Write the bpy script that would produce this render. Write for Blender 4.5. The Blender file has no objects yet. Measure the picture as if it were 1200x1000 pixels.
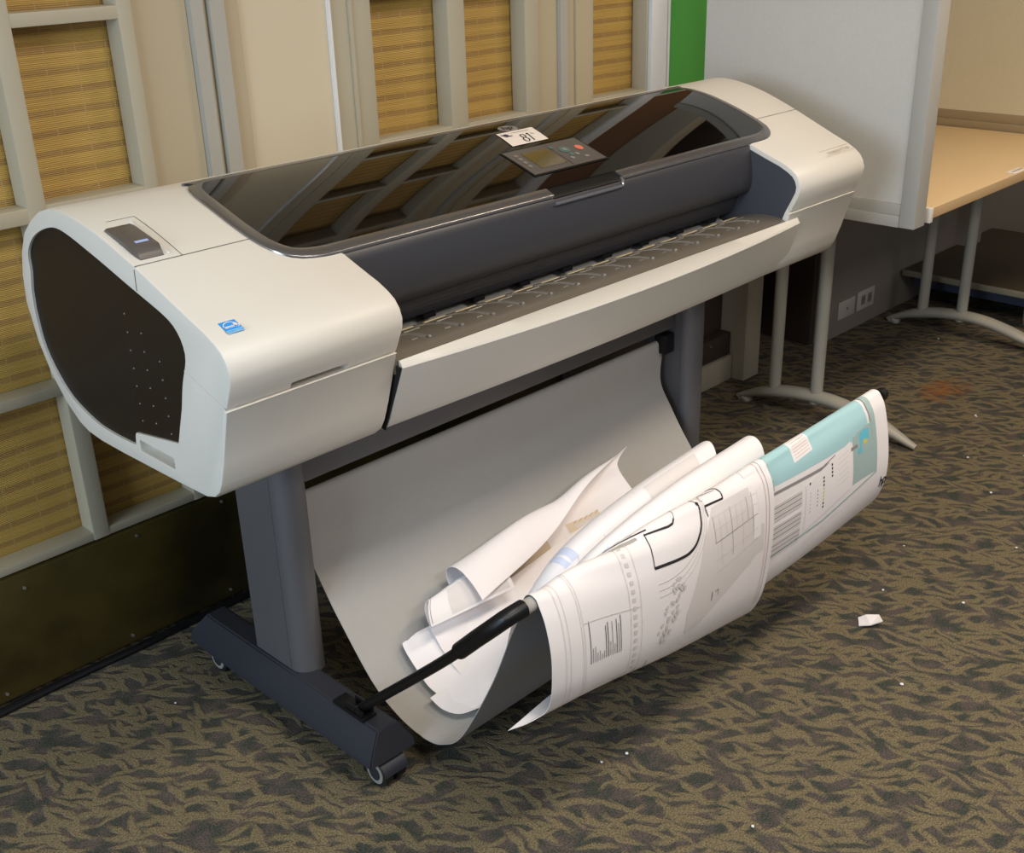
import bpy, bmesh, math, random
from mathutils import Vector, Matrix
random.seed(7)
S = bpy.context.scene
COL = S.collection
PI = math.pi

# ------------------------------------------------------------------ helpers
def srgb(r, g, b, a=1.0):
    def f(c):
        c /= 255.0
        return c / 12.92 if c <= 0.04045 else ((c + 0.055) / 1.055) ** 2.4
    return (f(r), f(g), f(b), a)

def mat(name, col, rough=0.5, metal=0.0, noise=0.0, nscale=20.0, bump=0.0, bscale=200.0, coat=0.0, spec=0.5, alpha=1.0):
    m = bpy.data.materials.new(name); m.use_nodes = True
    nt = m.node_tree; b = nt.nodes['Principled BSDF']
    b.inputs['Base Color'].default_value = col
    b.inputs['Roughness'].default_value = rough
    b.inputs['Metallic'].default_value = metal
    b.inputs['Specular IOR Level'].default_value = spec
    if coat: b.inputs['Coat Weight'].default_value = coat; b.inputs['Coat Roughness'].default_value = 0.05
    if alpha < 1: b.inputs['Alpha'].default_value = alpha
    tc = nt.nodes.new('ShaderNodeTexCoord')
    if noise:
        n = nt.nodes.new('ShaderNodeTexNoise'); n.inputs['Scale'].default_value = nscale; n.inputs['Detail'].default_value = 4
        nt.links.new(tc.outputs['Object'], n.inputs['Vector'])
        r = nt.nodes.new('ShaderNodeMixRGB'); r.blend_type = 'MIX'
        r.inputs['Color1'].default_value = tuple(c * (1 - noise) for c in col[:3]) + (1,)
        r.inputs['Color2'].default_value = tuple(min(1, c * (1 + noise)) for c in col[:3]) + (1,)
        nt.links.new(n.outputs['Fac'], r.inputs['Fac']); nt.links.new(r.outputs['Color'], b.inputs['Base Color'])
    if bump:
        n2 = nt.nodes.new('ShaderNodeTexNoise'); n2.inputs['Scale'].default_value = bscale; n2.inputs['Detail'].default_value = 3
        nt.links.new(tc.outputs['Object'], n2.inputs['Vector'])
        bp = nt.nodes.new('ShaderNodeBump'); bp.inputs['Strength'].default_value = bump; bp.inputs['Distance'].default_value = 0.002
        nt.links.new(n2.outputs['Fac'], bp.inputs['Height']); nt.links.new(bp.outputs['Normal'], b.inputs['Normal'])
    return m

def link(name, bm, mats, parent=None, smooth=40, doubles=0.0):
    if doubles: bmesh.ops.remove_doubles(bm, verts=bm.verts, dist=doubles)
    me = bpy.data.meshes.new(name)
    if smooth:
        bm.normal_update()
        lim = math.radians(smooth)
        for f in bm.faces: f.smooth = True
        for e in bm.edges:
            if len(e.link_faces) == 2:
                try: a = e.calc_face_angle()
                except ValueError: a = 0
                e.smooth = a < lim
    bm.to_mesh(me); bm.free()
    if not isinstance(mats, (list, tuple)): mats = [mats]
    for m in mats: me.materials.append(m)
    o = bpy.data.objects.new(name, me); COL.objects.link(o)
    if parent: o.parent = parent
    return o

def tag(o, label=None, cat=None, group=None, kind=None):
    if label: o['label'] = label
    if cat: o['category'] = cat
    if group: o['group'] = group
    if kind: o['kind'] = kind
    return o

def empty(name, loc=(0, 0, 0)):
    o = bpy.data.objects.new(name, None); o.empty_display_size = 0.05
    COL.objects.link(o); o.location = loc
    return o

class Rooted:
    """parts are modelled in world coordinates, then offset to the Empty's base point"""
    def __init__(s, name, loc): s.e = empty(name, loc); s.loc = Vector(loc)
    def part(s, name, bm, mats, smooth=40, parent=None):
        bmesh.ops.translate(bm, verts=bm.verts, vec=-s.loc)
        return link(name, bm, mats, parent or s.e, smooth)

def box(bm, x0, x1, y0, y1, z0, z1, bev=0.0, mi=0, seg=2):
    vs = [bm.verts.new((x, y, z)) for x in (x0, x1) for y in (y0, y1) for z in (z0, z1)]
    q = [(0, 1, 3, 2), (4, 6, 7, 5), (0, 4, 5, 1), (2, 3, 7, 6), (0, 2, 6, 4), (1, 5, 7, 3)]
    fs = [bm.faces.new([vs[i] for i in f]) for f in q]
    for f in fs: f.material_index = mi
    if bev:
        es = {e for f in fs for e in f.edges}
        r = bmesh.ops.bevel(bm, geom=list(es), offset=bev, segments=seg, profile=0.6, affect='EDGES')
        for f in r['faces']: f.material_index = mi
    return vs

def tube(bm, pts, r, n=14, mi=0, caps=True, sc=None, up=None):
    """tube along points; r number or list; sc=(a,b) flattens the section"""
    pts = [Vector(p) for p in pts]
    rings = []
    prev = None
    for i, p in enumerate(pts):
        t = (pts[min(i + 1, len(pts) - 1)] - pts[max(i - 1, 0)]).normalized()
        if prev is None:
            a = Vector(up) if up else (Vector((0, 0, 1)) if abs(t.z) < .9 else Vector((1, 0, 0)))
        else: a = prev
        b = t.cross(a).normalized(); a = b.cross(t).normalized(); prev = a
        rr = r[i] if isinstance(r, (list, tuple)) else r
        ka, kb = sc if sc else (1, 1)
        rings.append([bm.verts.new(p + a * (math.cos(2 * PI * k / n) * rr * ka) + b * (math.sin(2 * PI * k / n) * rr * kb)) for k in range(n)])
    for A, B in zip(rings, rings[1:]):
        for k in range(n):
            f = bm.faces.new((A[k], A[(k + 1) % n], B[(k + 1) % n], B[k])); f.material_index = mi
    if caps:
        for R_ in (rings[0][::-1], rings[-1]):
            f = bm.faces.new(R_); f.material_index = mi
    return rings

def loft(bm, loops, closed=True, cap0=True, cap1=True, mi=0):
    R_ = [[bm.verts.new(p) for p in L] for L in loops]
    n = len(R_[0])
    for A, B in zip(R_, R_[1:]):
        for k in range(n if closed else n - 1):
            f = bm.faces.new((A[k], B[k], B[(k + 1) % n], A[(k + 1) % n])); f.material_index = mi
    if cap0: bm.faces.new(R_[0]).material_index = mi
    if cap1: bm.faces.new(R_[-1][::-1]).material_index = mi
    return R_

def cr(P, n, closed=False):
    """Catmull-Rom through P (tuples), resampled to n points of equal arc length"""
    P = [Vector(p) for p in P]
    D = []
    m = len(P)
    segs = m if closed else m - 1
    for i in range(segs):
        p1, p2 = P[i % m], P[(i + 1) % m]
        p0 = P[(i - 1) % m] if closed or i > 0 else p1 * 2 - p2
        p3 = P[(i + 2) % m] if closed or i + 2 < m else p2 * 2 - p1
        for k in range(12):
            t = k / 12
            D.append(0.5 * ((2 * p1) + (p2 - p0) * t + (2 * p0 - 5 * p1 + 4 * p2 - p3) * t * t + (3 * p1 - p0 - 3 * p2 + p3) * t ** 3))
    D.append(P[0].copy() if closed else P[-1])
    L = [0]
    for a, b in zip(D, D[1:]): L.append(L[-1] + (b - a).length)
    out = []
    cnt = n if closed else n - 1
    j = 0
    for i in range(n):
        s = L[-1] * i / cnt
        while j < len(D) - 2 and L[j + 1] < s: j += 1
        d = L[j + 1] - L[j]
        out.append(D[j].lerp(D[j + 1], (s - L[j]) / d if d > 1e-9 else 0))
    return out

def boolean(o, cutbm):
    """subtract a closed bmesh from object o (modifier evaluated and baked in)"""
    me = bpy.data.meshes.new('cut'); bmesh.ops.recalc_face_normals(cutbm, faces=cutbm.faces); cutbm.to_mesh(me); cutbm.free()
    c = bpy.data.objects.new('cut', me); COL.objects.link(c)
    c.location = o.matrix_world.translation * 0
    par = o.parent; o.parent = None
    md = o.modifiers.new('b', 'BOOLEAN'); md.operation = 'DIFFERENCE'; md.solver = 'EXACT'; md.object = c
    dg = bpy.context.evaluated_depsgraph_get(); dg.update()
    nm = bpy.data.meshes.new_from_object(o.evaluated_get(dg))
    o.modifiers.clear(); old = o.data; o.data = nm; nm.name = old.name
    o.parent = par
    bpy.data.objects.remove(c)

def finish_sharp(o, deg=40):
    bm = bmesh.new(); bm.from_mesh(o.data); bm.normal_update()
    for f in bm.faces: f.smooth = True
    for e in bm.edges:
        if len(e.link_faces) == 2: e.smooth = e.calc_face_angle(0) < math.radians(deg)
    bm.to_mesh(o.data); bm.free()

def textpolys(body, size=1.0, bold=0.0, align='LEFT', shear=0.0):
    """flat triangles of a line of text, baseline at y=0"""
    cu = bpy.data.curves.new('t', 'FONT'); cu.body = body; cu.size = size; cu.align_x = align
    cu.fill_mode = 'FRONT'; cu.resolution_u = 3; cu.offset = bold; cu.shear = shear
    o = bpy.data.objects.new('t', cu); COL.objects.link(o)
    dg = bpy.context.evaluated_depsgraph_get(); dg.update()
    me = bpy.data.meshes.new_from_object(o.evaluated_get(dg))
    polys = [[(me.vertices[i].co.x, me.vertices[i].co.y) for i in p.vertices] for p in me.polygons]
    bpy.data.objects.remove(o); bpy.data.curves.remove(cu)
    return polys

def add_polys(bm, polys, fn, mi):
    for P in polys:
        try:
            f = bm.faces.new([bm.verts.new(fn(x, y)) for x, y in P]); f.material_index = mi
        except ValueError: pass

def rectpolys(x0, y0, x1, y1, nx=1, ny=1):
    return [[(x0 + (x1 - x0) * i / nx, y0 + (y1 - y0) * j / ny), (x0 + (x1 - x0) * (i + 1) / nx, y0 + (y1 - y0) * j / ny),
             (x0 + (x1 - x0) * (i + 1) / nx, y0 + (y1 - y0) * (j + 1) / ny), (x0 + (x1 - x0) * i / nx, y0 + (y1 - y0) * (j + 1) / ny)] for i in range(nx) for j in range(ny)]

def linepolys(pts, w, step=0.02):
    """ribbon of width w along 2D polyline"""
    out = []
    Q = []
    for a, b in zip(pts, pts[1:]):
        n = max(1, int(math.dist(a, b) / step))
        for k in range(n): Q.append((a[0] + (b[0] - a[0]) * k / n, a[1] + (b[1] - a[1]) * k / n))
    Q.append(pts[-1])
    for a, b in zip(Q, Q[1:]):
        dx, dy = b[0] - a[0], b[1] - a[1]; L = math.hypot(dx, dy)
        if L < 1e-9: continue
        nx, ny = -dy / L * w / 2, dx / L * w / 2
        out.append([(a[0] - nx, a[1] - ny), (b[0] - nx, b[1] - ny), (b[0] + nx, b[1] + ny), (a[0] + nx, a[1] + ny)])
    return out

def discpolys(cx, cy, r, n=16, ry=None):
    ry = ry or r
    return [[(cx + r * math.cos(2 * PI * k / n), cy + ry * math.sin(2 * PI * k / n)) for k in range(n)]]
#@@MATERIALS
# ------------------------------------------------------------------ materials
M_white = mat('printer_white', srgb(218, 212, 200), 0.42, noise=0.015, nscale=6, bump=0.05, bscale=900)
M_char = mat('charcoal_plastic', srgb(56, 56, 60), 0.40, bump=0.05, bscale=900)
M_charblue = mat('slate_plastic', srgb(66, 67, 73), 0.5, bump=0.05, bscale=900)
M_sidepanel = mat('black_side_panel', srgb(25, 23, 22), 0.42, spec=.3)
M_glass = mat('black_gloss_lid', srgb(8, 6, 5), 0.03, spec=.62)
M_frame = mat('lid_frame_grey', srgb(140, 136, 134), 0.24, metal=0.8)
M_platen = mat('platen_smoke', srgb(106, 98, 86), 0.28, coat=0.3)
M_ribp = mat('platen_rib', srgb(118, 113, 105), 0.22, coat=0.3)
M_dash = mat('platen_marker', srgb(196, 180, 142), 0.4)
M_black = mat('black_plastic', srgb(16, 16, 17), 0.38, spec=.4)
M_void = mat('dark_inside', srgb(14, 14, 14), 0.8)
M_seam = mat('panel_gap', srgb(96, 92, 86), 0.8)
M_stand = mat('stand_grey_metal', srgb(104, 102, 103), 0.42, metal=0.3, bump=0.06, bscale=1200)
M_foot = mat('foot_dark_metal', srgb(48, 49, 56), 0.5, metal=0.2, bump=0.06, bscale=1200)
M_wheel = mat('caster_rubber', srgb(24, 24, 24), 0.6)
M_hub = mat('caster_grey', srgb(150, 148, 138), 0.4)
M_screw = mat('screw_steel', srgb(190, 188, 180), 0.25, metal=0.8)
M_fabric = mat('basket_fabric', srgb(174, 170, 163), 0.85, noise=0.03, nscale=60, bump=0.25, bscale=700)
M_fabout = mat('basket_fabric_back', srgb(156, 159, 166), 0.8, bump=0.2, bscale=700)
M_paper = mat('paper_white', srgb(250, 243, 240), 0.7, noise=0.012, nscale=5)
M_ink = mat('ink_black', srgb(40, 34, 34), 0.7)
M_inkfaint = mat('ink_faint_grey', srgb(222, 214, 209), 0.7)
M_inkmid = mat('ink_mid_grey', srgb(150, 144, 142), 0.7)
M_inkgrey = mat('ink_wash_grey', srgb(230, 222, 217), 0.7)
M_teal = mat('ink_teal', srgb(174, 214, 216), 0.7)
M_tealgrey = mat('ink_tealgrey', srgb(172, 194, 190), 0.7)
M_tan = mat('ink_tan', srgb(232, 214, 186), 0.7)
M_blue = mat('ink_pale_blue', srgb(214, 221, 240), 0.7)
M_cyan = mat('ink_cyan', srgb(110, 200, 220), 0.7)
M_yel = mat('ink_yellow', srgb(214, 204, 110), 0.7)
M_pink = mat('ink_pink', srgb(226, 190, 180), 0.7)
M_estar = mat('sticker_blue', srgb(40, 150, 232), 0.35)
M_estarl = mat('sticker_light_blue', srgb(140, 200, 242), 0.35)
M_label = mat('sticker_white', srgb(240, 228, 216), 0.5)
M_ledge = mat('label_navy', srgb(60, 60, 90), 0.5)
M_screen = mat('display_glass', srgb(92, 78, 40), 0.12, coat=0.6)
M_panel = mat('keypad_grey', srgb(104, 98, 92), 0.3, metal=0.3)
M_btn = mat('button_grey', srgb(136, 130, 122), 0.35)
M_btnr = mat('button_orange', srgb(222, 118, 88), 0.35)
M_btng = mat('button_teal', srgb(86, 112, 108), 0.35)
M_silver = mat('silver_trim', srgb(150, 152, 158), 0.22, metal=0.7)
M_btnblue = mat('pale_blue_mark', srgb(170, 186, 232), 0.4)
M_trim = mat('painted_wood_trim', srgb(176, 167, 144), 0.55, noise=0.04, nscale=9)
M_wall = mat('painted_wall_tan', srgb(178, 163, 134), 0.75, noise=0.02, nscale=8)
M_wallbright = mat('painted_wall_cream', srgb(204, 190, 162), 0.75, noise=0.02, nscale=8)
M_trimgrey = mat('painted_trim_grey', srgb(168, 164, 152), 0.6)
M_gloss = mat('white_gloss_trim', srgb(222, 222, 220), 0.3)
M_green = mat('green_card', srgb(70, 150, 60), 0.6)
M_wallgrey = mat('painted_wall_grey', srgb(138, 128, 114), 0.8, noise=0.03, nscale=12)
M_darkwall = mat('dark_brown_panel', srgb(62, 50, 40), 0.6, noise=0.15, nscale=5)
M_brown = mat('brown_door_wood', srgb(112, 76, 46), 0.5, noise=0.15, nscale=6)
M_ceil = mat('ceiling_paint', srgb(200, 192, 178), 0.9)
M_desk = mat('beech_laminate', srgb(218, 188, 142), 0.4, noise=0.03, nscale=7)
M_deskedge = mat('beech_edge', srgb(196, 164, 118), 0.45)
M_desktube = mat('desk_frame_grey', srgb(168, 162, 146), 0.4)
M_partfab = mat('partition_fabric_grey', srgb(206, 202, 192), 0.95, noise=0.06, nscale=150, bump=0.4, bscale=900)
M_partfab2 = mat('partition_fabric_tan', srgb(212, 202, 172), 0.95, noise=0.06, nscale=150, bump=0.4, bscale=900)
M_partframe = mat('partition_frame', srgb(172, 168, 158), 0.5)
M_partframe2 = mat('partition_frame_tan', srgb(158, 142, 112), 0.5)
M_clip = mat('white_clip', srgb(226, 218, 202), 0.4)
M_shelf = mat('dark_shelf_laminate', srgb(70, 60, 40), 0.5)
M_shelfedge = mat('shelf_edge', srgb(130, 124, 104), 0.5)
M_shelfbase = mat('shelf_base_slate', srgb(58, 64, 84), 0.6)
M_plate = mat('outlet_plate', srgb(196, 188, 176), 0.4)
M_socket = mat('outlet_socket', srgb(140, 128, 112), 0.5)
M_mark = mat('grey_lettering', srgb(182, 166, 144), 0.5)

def m_blind(name, dark=1.0):
    m = bpy.data.materials.new(name); m.use_nodes = True; nt = m.node_tree; N = nt.nodes; L = nt.links
    b = N['Principled BSDF']; b.inputs['Roughness'].default_value = 0.6
    tc = N.new('ShaderNodeTexCoord'); sp = N.new('ShaderNodeSeparateXYZ'); L.new(tc.outputs['Object'], sp.inputs[0])
    # wide woven bands (period 37 mm) with fine reeds (3 mm)
    def math_(op, a, bb=None):
        n = N.new('ShaderNodeMath'); n.operation = op
        for i, v in enumerate((a, bb)):
            if v is None: continue
            if isinstance(v, (int, float)): n.inputs[i].default_value = v
            else: L.new(v, n.inputs[i])
        return n.outputs[0]
    nz = N.new('ShaderNodeTexNoise'); nz.inputs['Scale'].default_value = 6; L.new(tc.outputs['Object'], nz.inputs['Vector'])
    z = math_('ADD', sp.outputs['Z'], math_('MULTIPLY', nz.outputs['Fac'], 0.008))
    band = math_('FRACT', math_('MULTIPLY', z, 1 / 0.037))
    isdark = math_('LESS_THAN', band, 0.34)
    reed = math_('SINE', math_('MULTIPLY', sp.outputs['Z'], 2 * PI / 0.0035))
    mp = N.new('ShaderNodeMapping'); mp.inputs['Scale'].default_value = (3, 3, 260); L.new(tc.outputs['Object'], mp.inputs[0])
    n2 = N.new('ShaderNodeTexNoise'); n2.inputs['Scale'].default_value = 1; n2.inputs['Detail'].default_value = 3; L.new(mp.outputs[0], n2.inputs['Vector'])
    mx = N.new('ShaderNodeMixRGB'); mx.inputs['Color1'].default_value = srgb(192, 156, 78); mx.inputs['Color2'].default_value = srgb(166, 132, 71)
    L.new(isdark, mx.inputs['Fac'])
    m2 = N.new('ShaderNodeMixRGB'); m2.blend_type = 'MULTIPLY'; m2.inputs['Fac'].default_value = 0.5; L.new(mx.outputs[0], m2.inputs['Color1'])
    rp = N.new('ShaderNodeValToRGB'); rp.color_ramp.elements[0].position = .3; rp.color_ramp.elements[0].color = (.62, .57, .5, 1); rp.color_ramp.elements[1].position = .65
    L.new(n2.outputs['Fac'], rp.inputs[0]); L.new(rp.outputs[0], m2.inputs['Color2'])
    th = math_('LESS_THAN', math_('FRACT', math_('MULTIPLY', sp.outputs['X'], 1 / 0.062)), 0.03)
    m3 = N.new('ShaderNodeMixRGB'); L.new(th, m3.inputs['Fac']); L.new(m2.outputs[0], m3.inputs['Color1']); m3.inputs['Color2'].default_value = srgb(178, 150, 92)
    L.new(m3.outputs[0], b.inputs['Base Color'])
    bp = N.new('ShaderNodeBump'); bp.inputs['Strength'].default_value = .5; bp.inputs['Distance'].default_value = .001
    L.new(reed, bp.inputs['Height']); L.new(bp.outputs[0], b.inputs['Normal'])
    return m
M_blind = m_blind('bamboo_blind')

def m_carpet():
    m = bpy.data.materials.new('carpet'); m.use_nodes = True; nt = m.node_tree; N = nt.nodes; L = nt.links
    b = N['Principled BSDF']; b.inputs['Roughness'].default_value = 1.0; b.inputs['Specular IOR Level'].default_value = .1
    tc = N.new('ShaderNodeTexCoord')
    wob = N.new('ShaderNodeTexNoise'); wob.inputs['Scale'].default_value = 16; wob.inputs['Detail'].default_value = 2; L.new(tc.outputs['Object'], wob.inputs['Vector'])
    wv = N.new('ShaderNodeVectorMath'); wv.operation = 'MULTIPLY_ADD'; L.new(wob.outputs['Color'], wv.inputs[0]); wv.inputs[1].default_value = (.045, .045, 0); L.new(tc.outputs['Object'], wv.inputs[2])
    def strokes(rot, L_, W_, lo, hi, seed):
        mp = N.new('ShaderNodeMapping'); mp.vector_type = 'TEXTURE'; mp.inputs['Rotation'].default_value = (0, 0, rot); mp.inputs['Scale'].default_value = (L_, W_, 1); mp.inputs['Location'].default_value = (seed, seed * .7, 0)
        L.new(wv.outputs[0], mp.inputs[0])
        n = N.new('ShaderNodeTexVoronoi'); n.voronoi_dimensions = '2D'; n.inputs['Scale'].default_value = 1; n.inputs['Randomness'].default_value = .95
        L.new(mp.outputs[0], n.inputs['Vector'])
        r = N.new('ShaderNodeMapRange'); r.interpolation_type = 'SMOOTHSTEP'; r.inputs['From Min'].default_value = lo; r.inputs['From Max'].default_value = hi
        r.inputs['To Min'].default_value = 1; r.inputs['To Max'].default_value = 0
        L.new(n.outputs['Distance'], r.inputs['Value'])
        return r.outputs[0]
    mx = None
    for rot, L_, W_, lo, hi, seed in ((-45, .150, .030, .17, .35, 3), (-68, .15, .030, .15, .33, 11), (-100, .15, .031, .15, .33, 5), (-22, .14, .031, .12, .30, 7)):
        o_ = strokes(math.radians(rot), L_, W_, lo, hi, seed)
        if mx is None: mx = o_; continue
        q = N.new('ShaderNodeMath'); q.operation = 'MAXIMUM'; L.new(mx, q.inputs[0]); L.new(o_, q.inputs[1]); mx = q.outputs[0]
    qm = N.new('ShaderNodeMath'); qm.operation = 'MULTIPLY'; qm.inputs[1].default_value = .82; L.new(mx, qm.inputs[0]); mx = qm.outputs[0]
    class _W: pass
    mxw = _W(); mxw.outputs = [mx]; mx = mxw
    big = N.new('ShaderNodeTexNoise'); big.inputs['Scale'].default_value = 26; big.inputs['Detail'].default_value = 2; L.new(tc.outputs['Object'], big.inputs['Vector'])
    c0 = N.new('ShaderNodeValToRGB'); e = c0.color_ramp.elements
    e[0].position = .40; e[0].color = srgb(74, 76, 68); e[1].position = .60; e[1].color = srgb(98, 88, 81)
    L.new(big.outputs['Fac'], c0.inputs[0])
    fine = N.new('ShaderNodeTexNoise'); fine.inputs['Scale'].default_value = 330; fine.inputs['Detail'].default_value = 2; L.new(tc.outputs['Object'], fine.inputs['Vector'])
    tan = N.new('ShaderNodeMixRGB'); tan.inputs['Color1'].default_value = srgb(122, 109, 82); tan.inputs['Color2'].default_value = srgb(146, 132, 100)
    L.new(fine.outputs['Fac'], tan.inputs['Fac'])
    mix = N.new('ShaderNodeMixRGB'); L.new(mx.outputs[0], mix.inputs['Fac']); L.new(c0.outputs[0], mix.inputs['Color1']); L.new(tan.outputs[0], mix.inputs['Color2'])
    # fine tuft speckle
    mul = N.new('ShaderNodeMixRGB'); mul.blend_type = 'MULTIPLY'; mul.inputs['Fac'].default_value = 1
    rp = N.new('ShaderNodeValToRGB'); rp.color_ramp.elements[0].position = .35; rp.color_ramp.elements[0].color = (.5, .5, .5, 1); rp.color_ramp.elements[1].position = .62; rp.color_ramp.elements[1].color = (1.15, 1.15, 1.15, 1)
    L.new(fine.outputs['Fac'], rp.inputs[0]); L.new(mix.outputs[0], mul.inputs['Color1']); L.new(rp.outputs[0], mul.inputs['Color2'])
    # old orange stain
    gm = N.new('ShaderNodeMapping'); gm.inputs['Location'].default_value = (-3.44 * 5.5, -1.44 * 9, 0); gm.inputs['Scale'].default_value = (5.5, 9, 1)
    L.new(tc.outputs['Object'], gm.inputs[0])
    gr = N.new('ShaderNodeVectorMath'); gr.operation = 'LENGTH'; L.new(gm.outputs[0], gr.inputs[0])
    gs = N.new('ShaderNodeMath'); gs.operation = 'ADD'; L.new(gr.outputs['Value'], gs.inputs[0])
    gn = N.new('ShaderNodeTexNoise'); gn.inputs['Scale'].default_value = 22; L.new(tc.outputs['Object'], gn.inputs['Vector'])
    gq = N.new('ShaderNodeMath'); gq.operation = 'MULTIPLY'; gq.inputs[1].default_value = 1.6; L.new(gn.outputs['Fac'], gq.inputs[0]); L.new(gq.outputs[0], gs.inputs[1])
    gr2 = N.new('ShaderNodeMapRange'); gr2.inputs['From Min'].default_value = .95; gr2.inputs['From Max'].default_value = 1.5; gr2.inputs['To Min'].default_value = .6; gr2.inputs['To Max'].default_value = 0
    L.new(gs.outputs[0], gr2.inputs['Value'])
    st = N.new('ShaderNodeMixRGB'); L.new(gr2.outputs[0], st.inputs['Fac']); L.new(mul.outputs[0], st.inputs['Color1']); st.inputs['Color2'].default_value = srgb(150, 92, 40)
    L.new(st.outputs[0], b.inputs['Base Color'])
    bp = N.new('ShaderNodeBump'); bp.inputs['Strength'].default_value = .8; bp.inputs['Distance'].default_value = .003
    hh = N.new('ShaderNodeMath'); hh.operation = 'ADD'; L.new(fine.outputs['Fac'], hh.inputs[0]); L.new(mx.outputs[0], hh.inputs[1])
    L.new(hh.outputs[0], bp.inputs['Height']); L.new(bp.outputs[0], b.inputs['Normal'])
    return m
M_carpet = m_carpet()
def m_kick():
    m = mat('olive_kick_panel', srgb(58, 48, 20), 0.28, metal=0.2, noise=0.0)
    nt = m.node_tree; N = nt.nodes; L = nt.links; b = N['Principled BSDF']
    tc = N.new('ShaderNodeTexCoord'); n = N.new('ShaderNodeTexNoise'); n.inputs['Scale'].default_value = 4.5; n.inputs['Detail'].default_value = 5
    L.new(tc.outputs['Object'], n.inputs['Vector'])
    r = N.new('ShaderNodeValToRGB'); e = r.color_ramp.elements; e[0].position = .35; e[0].color = srgb(44, 38, 18); e[1].position = .68; e[1].color = srgb(84, 72, 34)
    L.new(n.outputs['Fac'], r.inputs[0]); L.new(r.outputs[0], b.inputs['Base Color'])
    return m
M_kick = m_kick()
#@@ROOM
# ------------------------------------------------------------------ the room
WY = 2.10
bm = bmesh.new(); box(bm, -2.5, 7.0, -2.5, 3.2, -0.05, 0.0)
tag(link('floor', bm, M_carpet, smooth=0), kind='structure')
bm = bmesh.new(); box(bm, -2.5, 7.0, -2.5, 3.2, 2.7, 2.75)
tag(link('ceiling', bm, M_ceil, smooth=0), kind='structure')
# backing wall with the recesses for the windows
bm = bmesh.new(); box(bm, -2.5, 3.10, 2.19, 2.25, 0, 2.7)
tag(link('wall_back', bm, M_wall, smooth=0), kind='structure')
RZ = [(.29, .309), (.62, .643), (.96, .990), (1.30, 1.325), (1.64, 1.665), (1.98, 2.005), (2.32, 2.345)]
def window(n, x0, x1, mulls, stileL, stileR):
    """x0..x1 opening; stiles at the sides, vertical glazing bars, rails, woven blinds behind"""
    w = Rooted('window_%d' % n, (x0, WY, .29)); tag(w.e, kind='structure')
    bm = bmesh.new()
    for a, b in ([(x0, x0 + stileL)] if stileL else []) + mulls + ([(x1 - stileR, x1)] if stileR else []):
        box(bm, a, b, WY, WY + .052, RZ[0][0], 2.45, .004)
    for z0, z1 in RZ: box(bm, x0 + .001, x1 - .001, WY + .0015, WY + .0505, z0, z1, .004)
    w.part('window_frame', bm, M_trim)
    bm = bmesh.new(); box(bm, x0 + .002, x1 - .002, WY + .056, WY + .060, .292, 2.45)
    w.part('bamboo_blind', bm, M_blind, smooth=0)
window(1, -1.2, 1.130, [(-.92, -.884), (-.474, -.438), (-.028, .008), (.415, .451), (.862, .898)], .036, .030)
window(2, 1.644, 2.240, [(1.928, 1.984)], .056, .050)
window(3, 2.440, 2.690, [], .014, .008)
# flat panel + stepped pilaster casings between the windows
def trim(n, boxes, m):
    bm = bmesh.new()
    for b in boxes: box(bm, *b)
    tag(link('trim_%d' % n, bm, m, smooth=0), kind='structure')
trim(1, [(1.131, 1.250, WY + .012, 2.189, .29, 2.7)], M_wall)
trim(2, [(1.251, 1.279, WY - .005, 2.189, .29, 2.7), (1.289, 1.322, WY - .012, 2.189, .29, 2.7)], M_trimgrey)
trim(3, [(1.2795, 1.2885, WY + .004, 2.189, .29, 2.7), (1.3225, 1.359, WY - .004, 2.189, .29, 2.7)], M_wall)
trim(4, [(1.361, 1.578, WY + .002, 2.189, .29, 2.7)], M_wallbright)
trim(5, [(1.5785, 1.586, WY - .006, 2.189, .29, 2.7)], M_gloss)
trim(6, [(1.5865, 1.634, WY + .0, 2.189, .29, 2.7), (1.6345, 1.6435, WY - .005, 2.189, .29, 2.7)], M_trim)
trim(7, [(2.241, 2.318, WY + .008, 2.189, .29, 2.7), (2.3465, 2.380, WY + .004, 2.189, .29, 2.7), (2.3805, 2.4395, WY - .003, 2.189, .29, 2.7)], M_wall)
trim(8, [(2.319, 2.346, WY - .004, 2.189, .29, 2.7)], M_trimgrey)
trim(9, [(2.692, 2.762, WY - .01, 2.189, .29, 2.7)], M_gloss)
trim(10, [(2.763, 3.079, WY + .0095, 2.189, .9, 1.262)], M_wallbright)
trim(14, [(2.763, 3.079, WY + .0095, 2.189, 1.263, 2.7)], M_brown)
trim(19, [(-1.2, 1.13, WY + .012, 2.189, 2.451, 2.7), (1.6445, 2.24, WY + .012, 2.189, 2.451, 2.7), (2.4405, 2.689, WY + .012, 2.189, 2.451, 2.7)], M_wall)
# olive kick panel under the windows with its screws, black cable strip along the carpet
bm = bmesh.new(); box(bm, -1.2, 2.30, WY - .006, 2.189, .022, .286, .002)
def stud(bm, x, y, z, r=.0035, mi=1):
    tube(bm, [(x, y, z), (x, y - .003, z)], r, 8, mi)
for x, z in [(.30, .265), (.95, .268), (1.16, .267), (.70, .255), (.62, .04), (.90, .04), (1.15, .04), (.24, .04), (1.6, .267), (1.6, .04), (2.1, .267), (2.1, .04)]:
    stud(bm, x, WY - .006, z)
tag(link('trim_11', bm, [M_kick, M_screw]), kind='structure')
bm = bmesh.new(); tube(bm, [(-1.2 + i * .1, WY - .012 + .002 * math.sin(i * 1.7), .009) for i in range(35)], .0085, 8)
tag(link('baseboard_back', bm, M_black), kind='structure')
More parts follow.
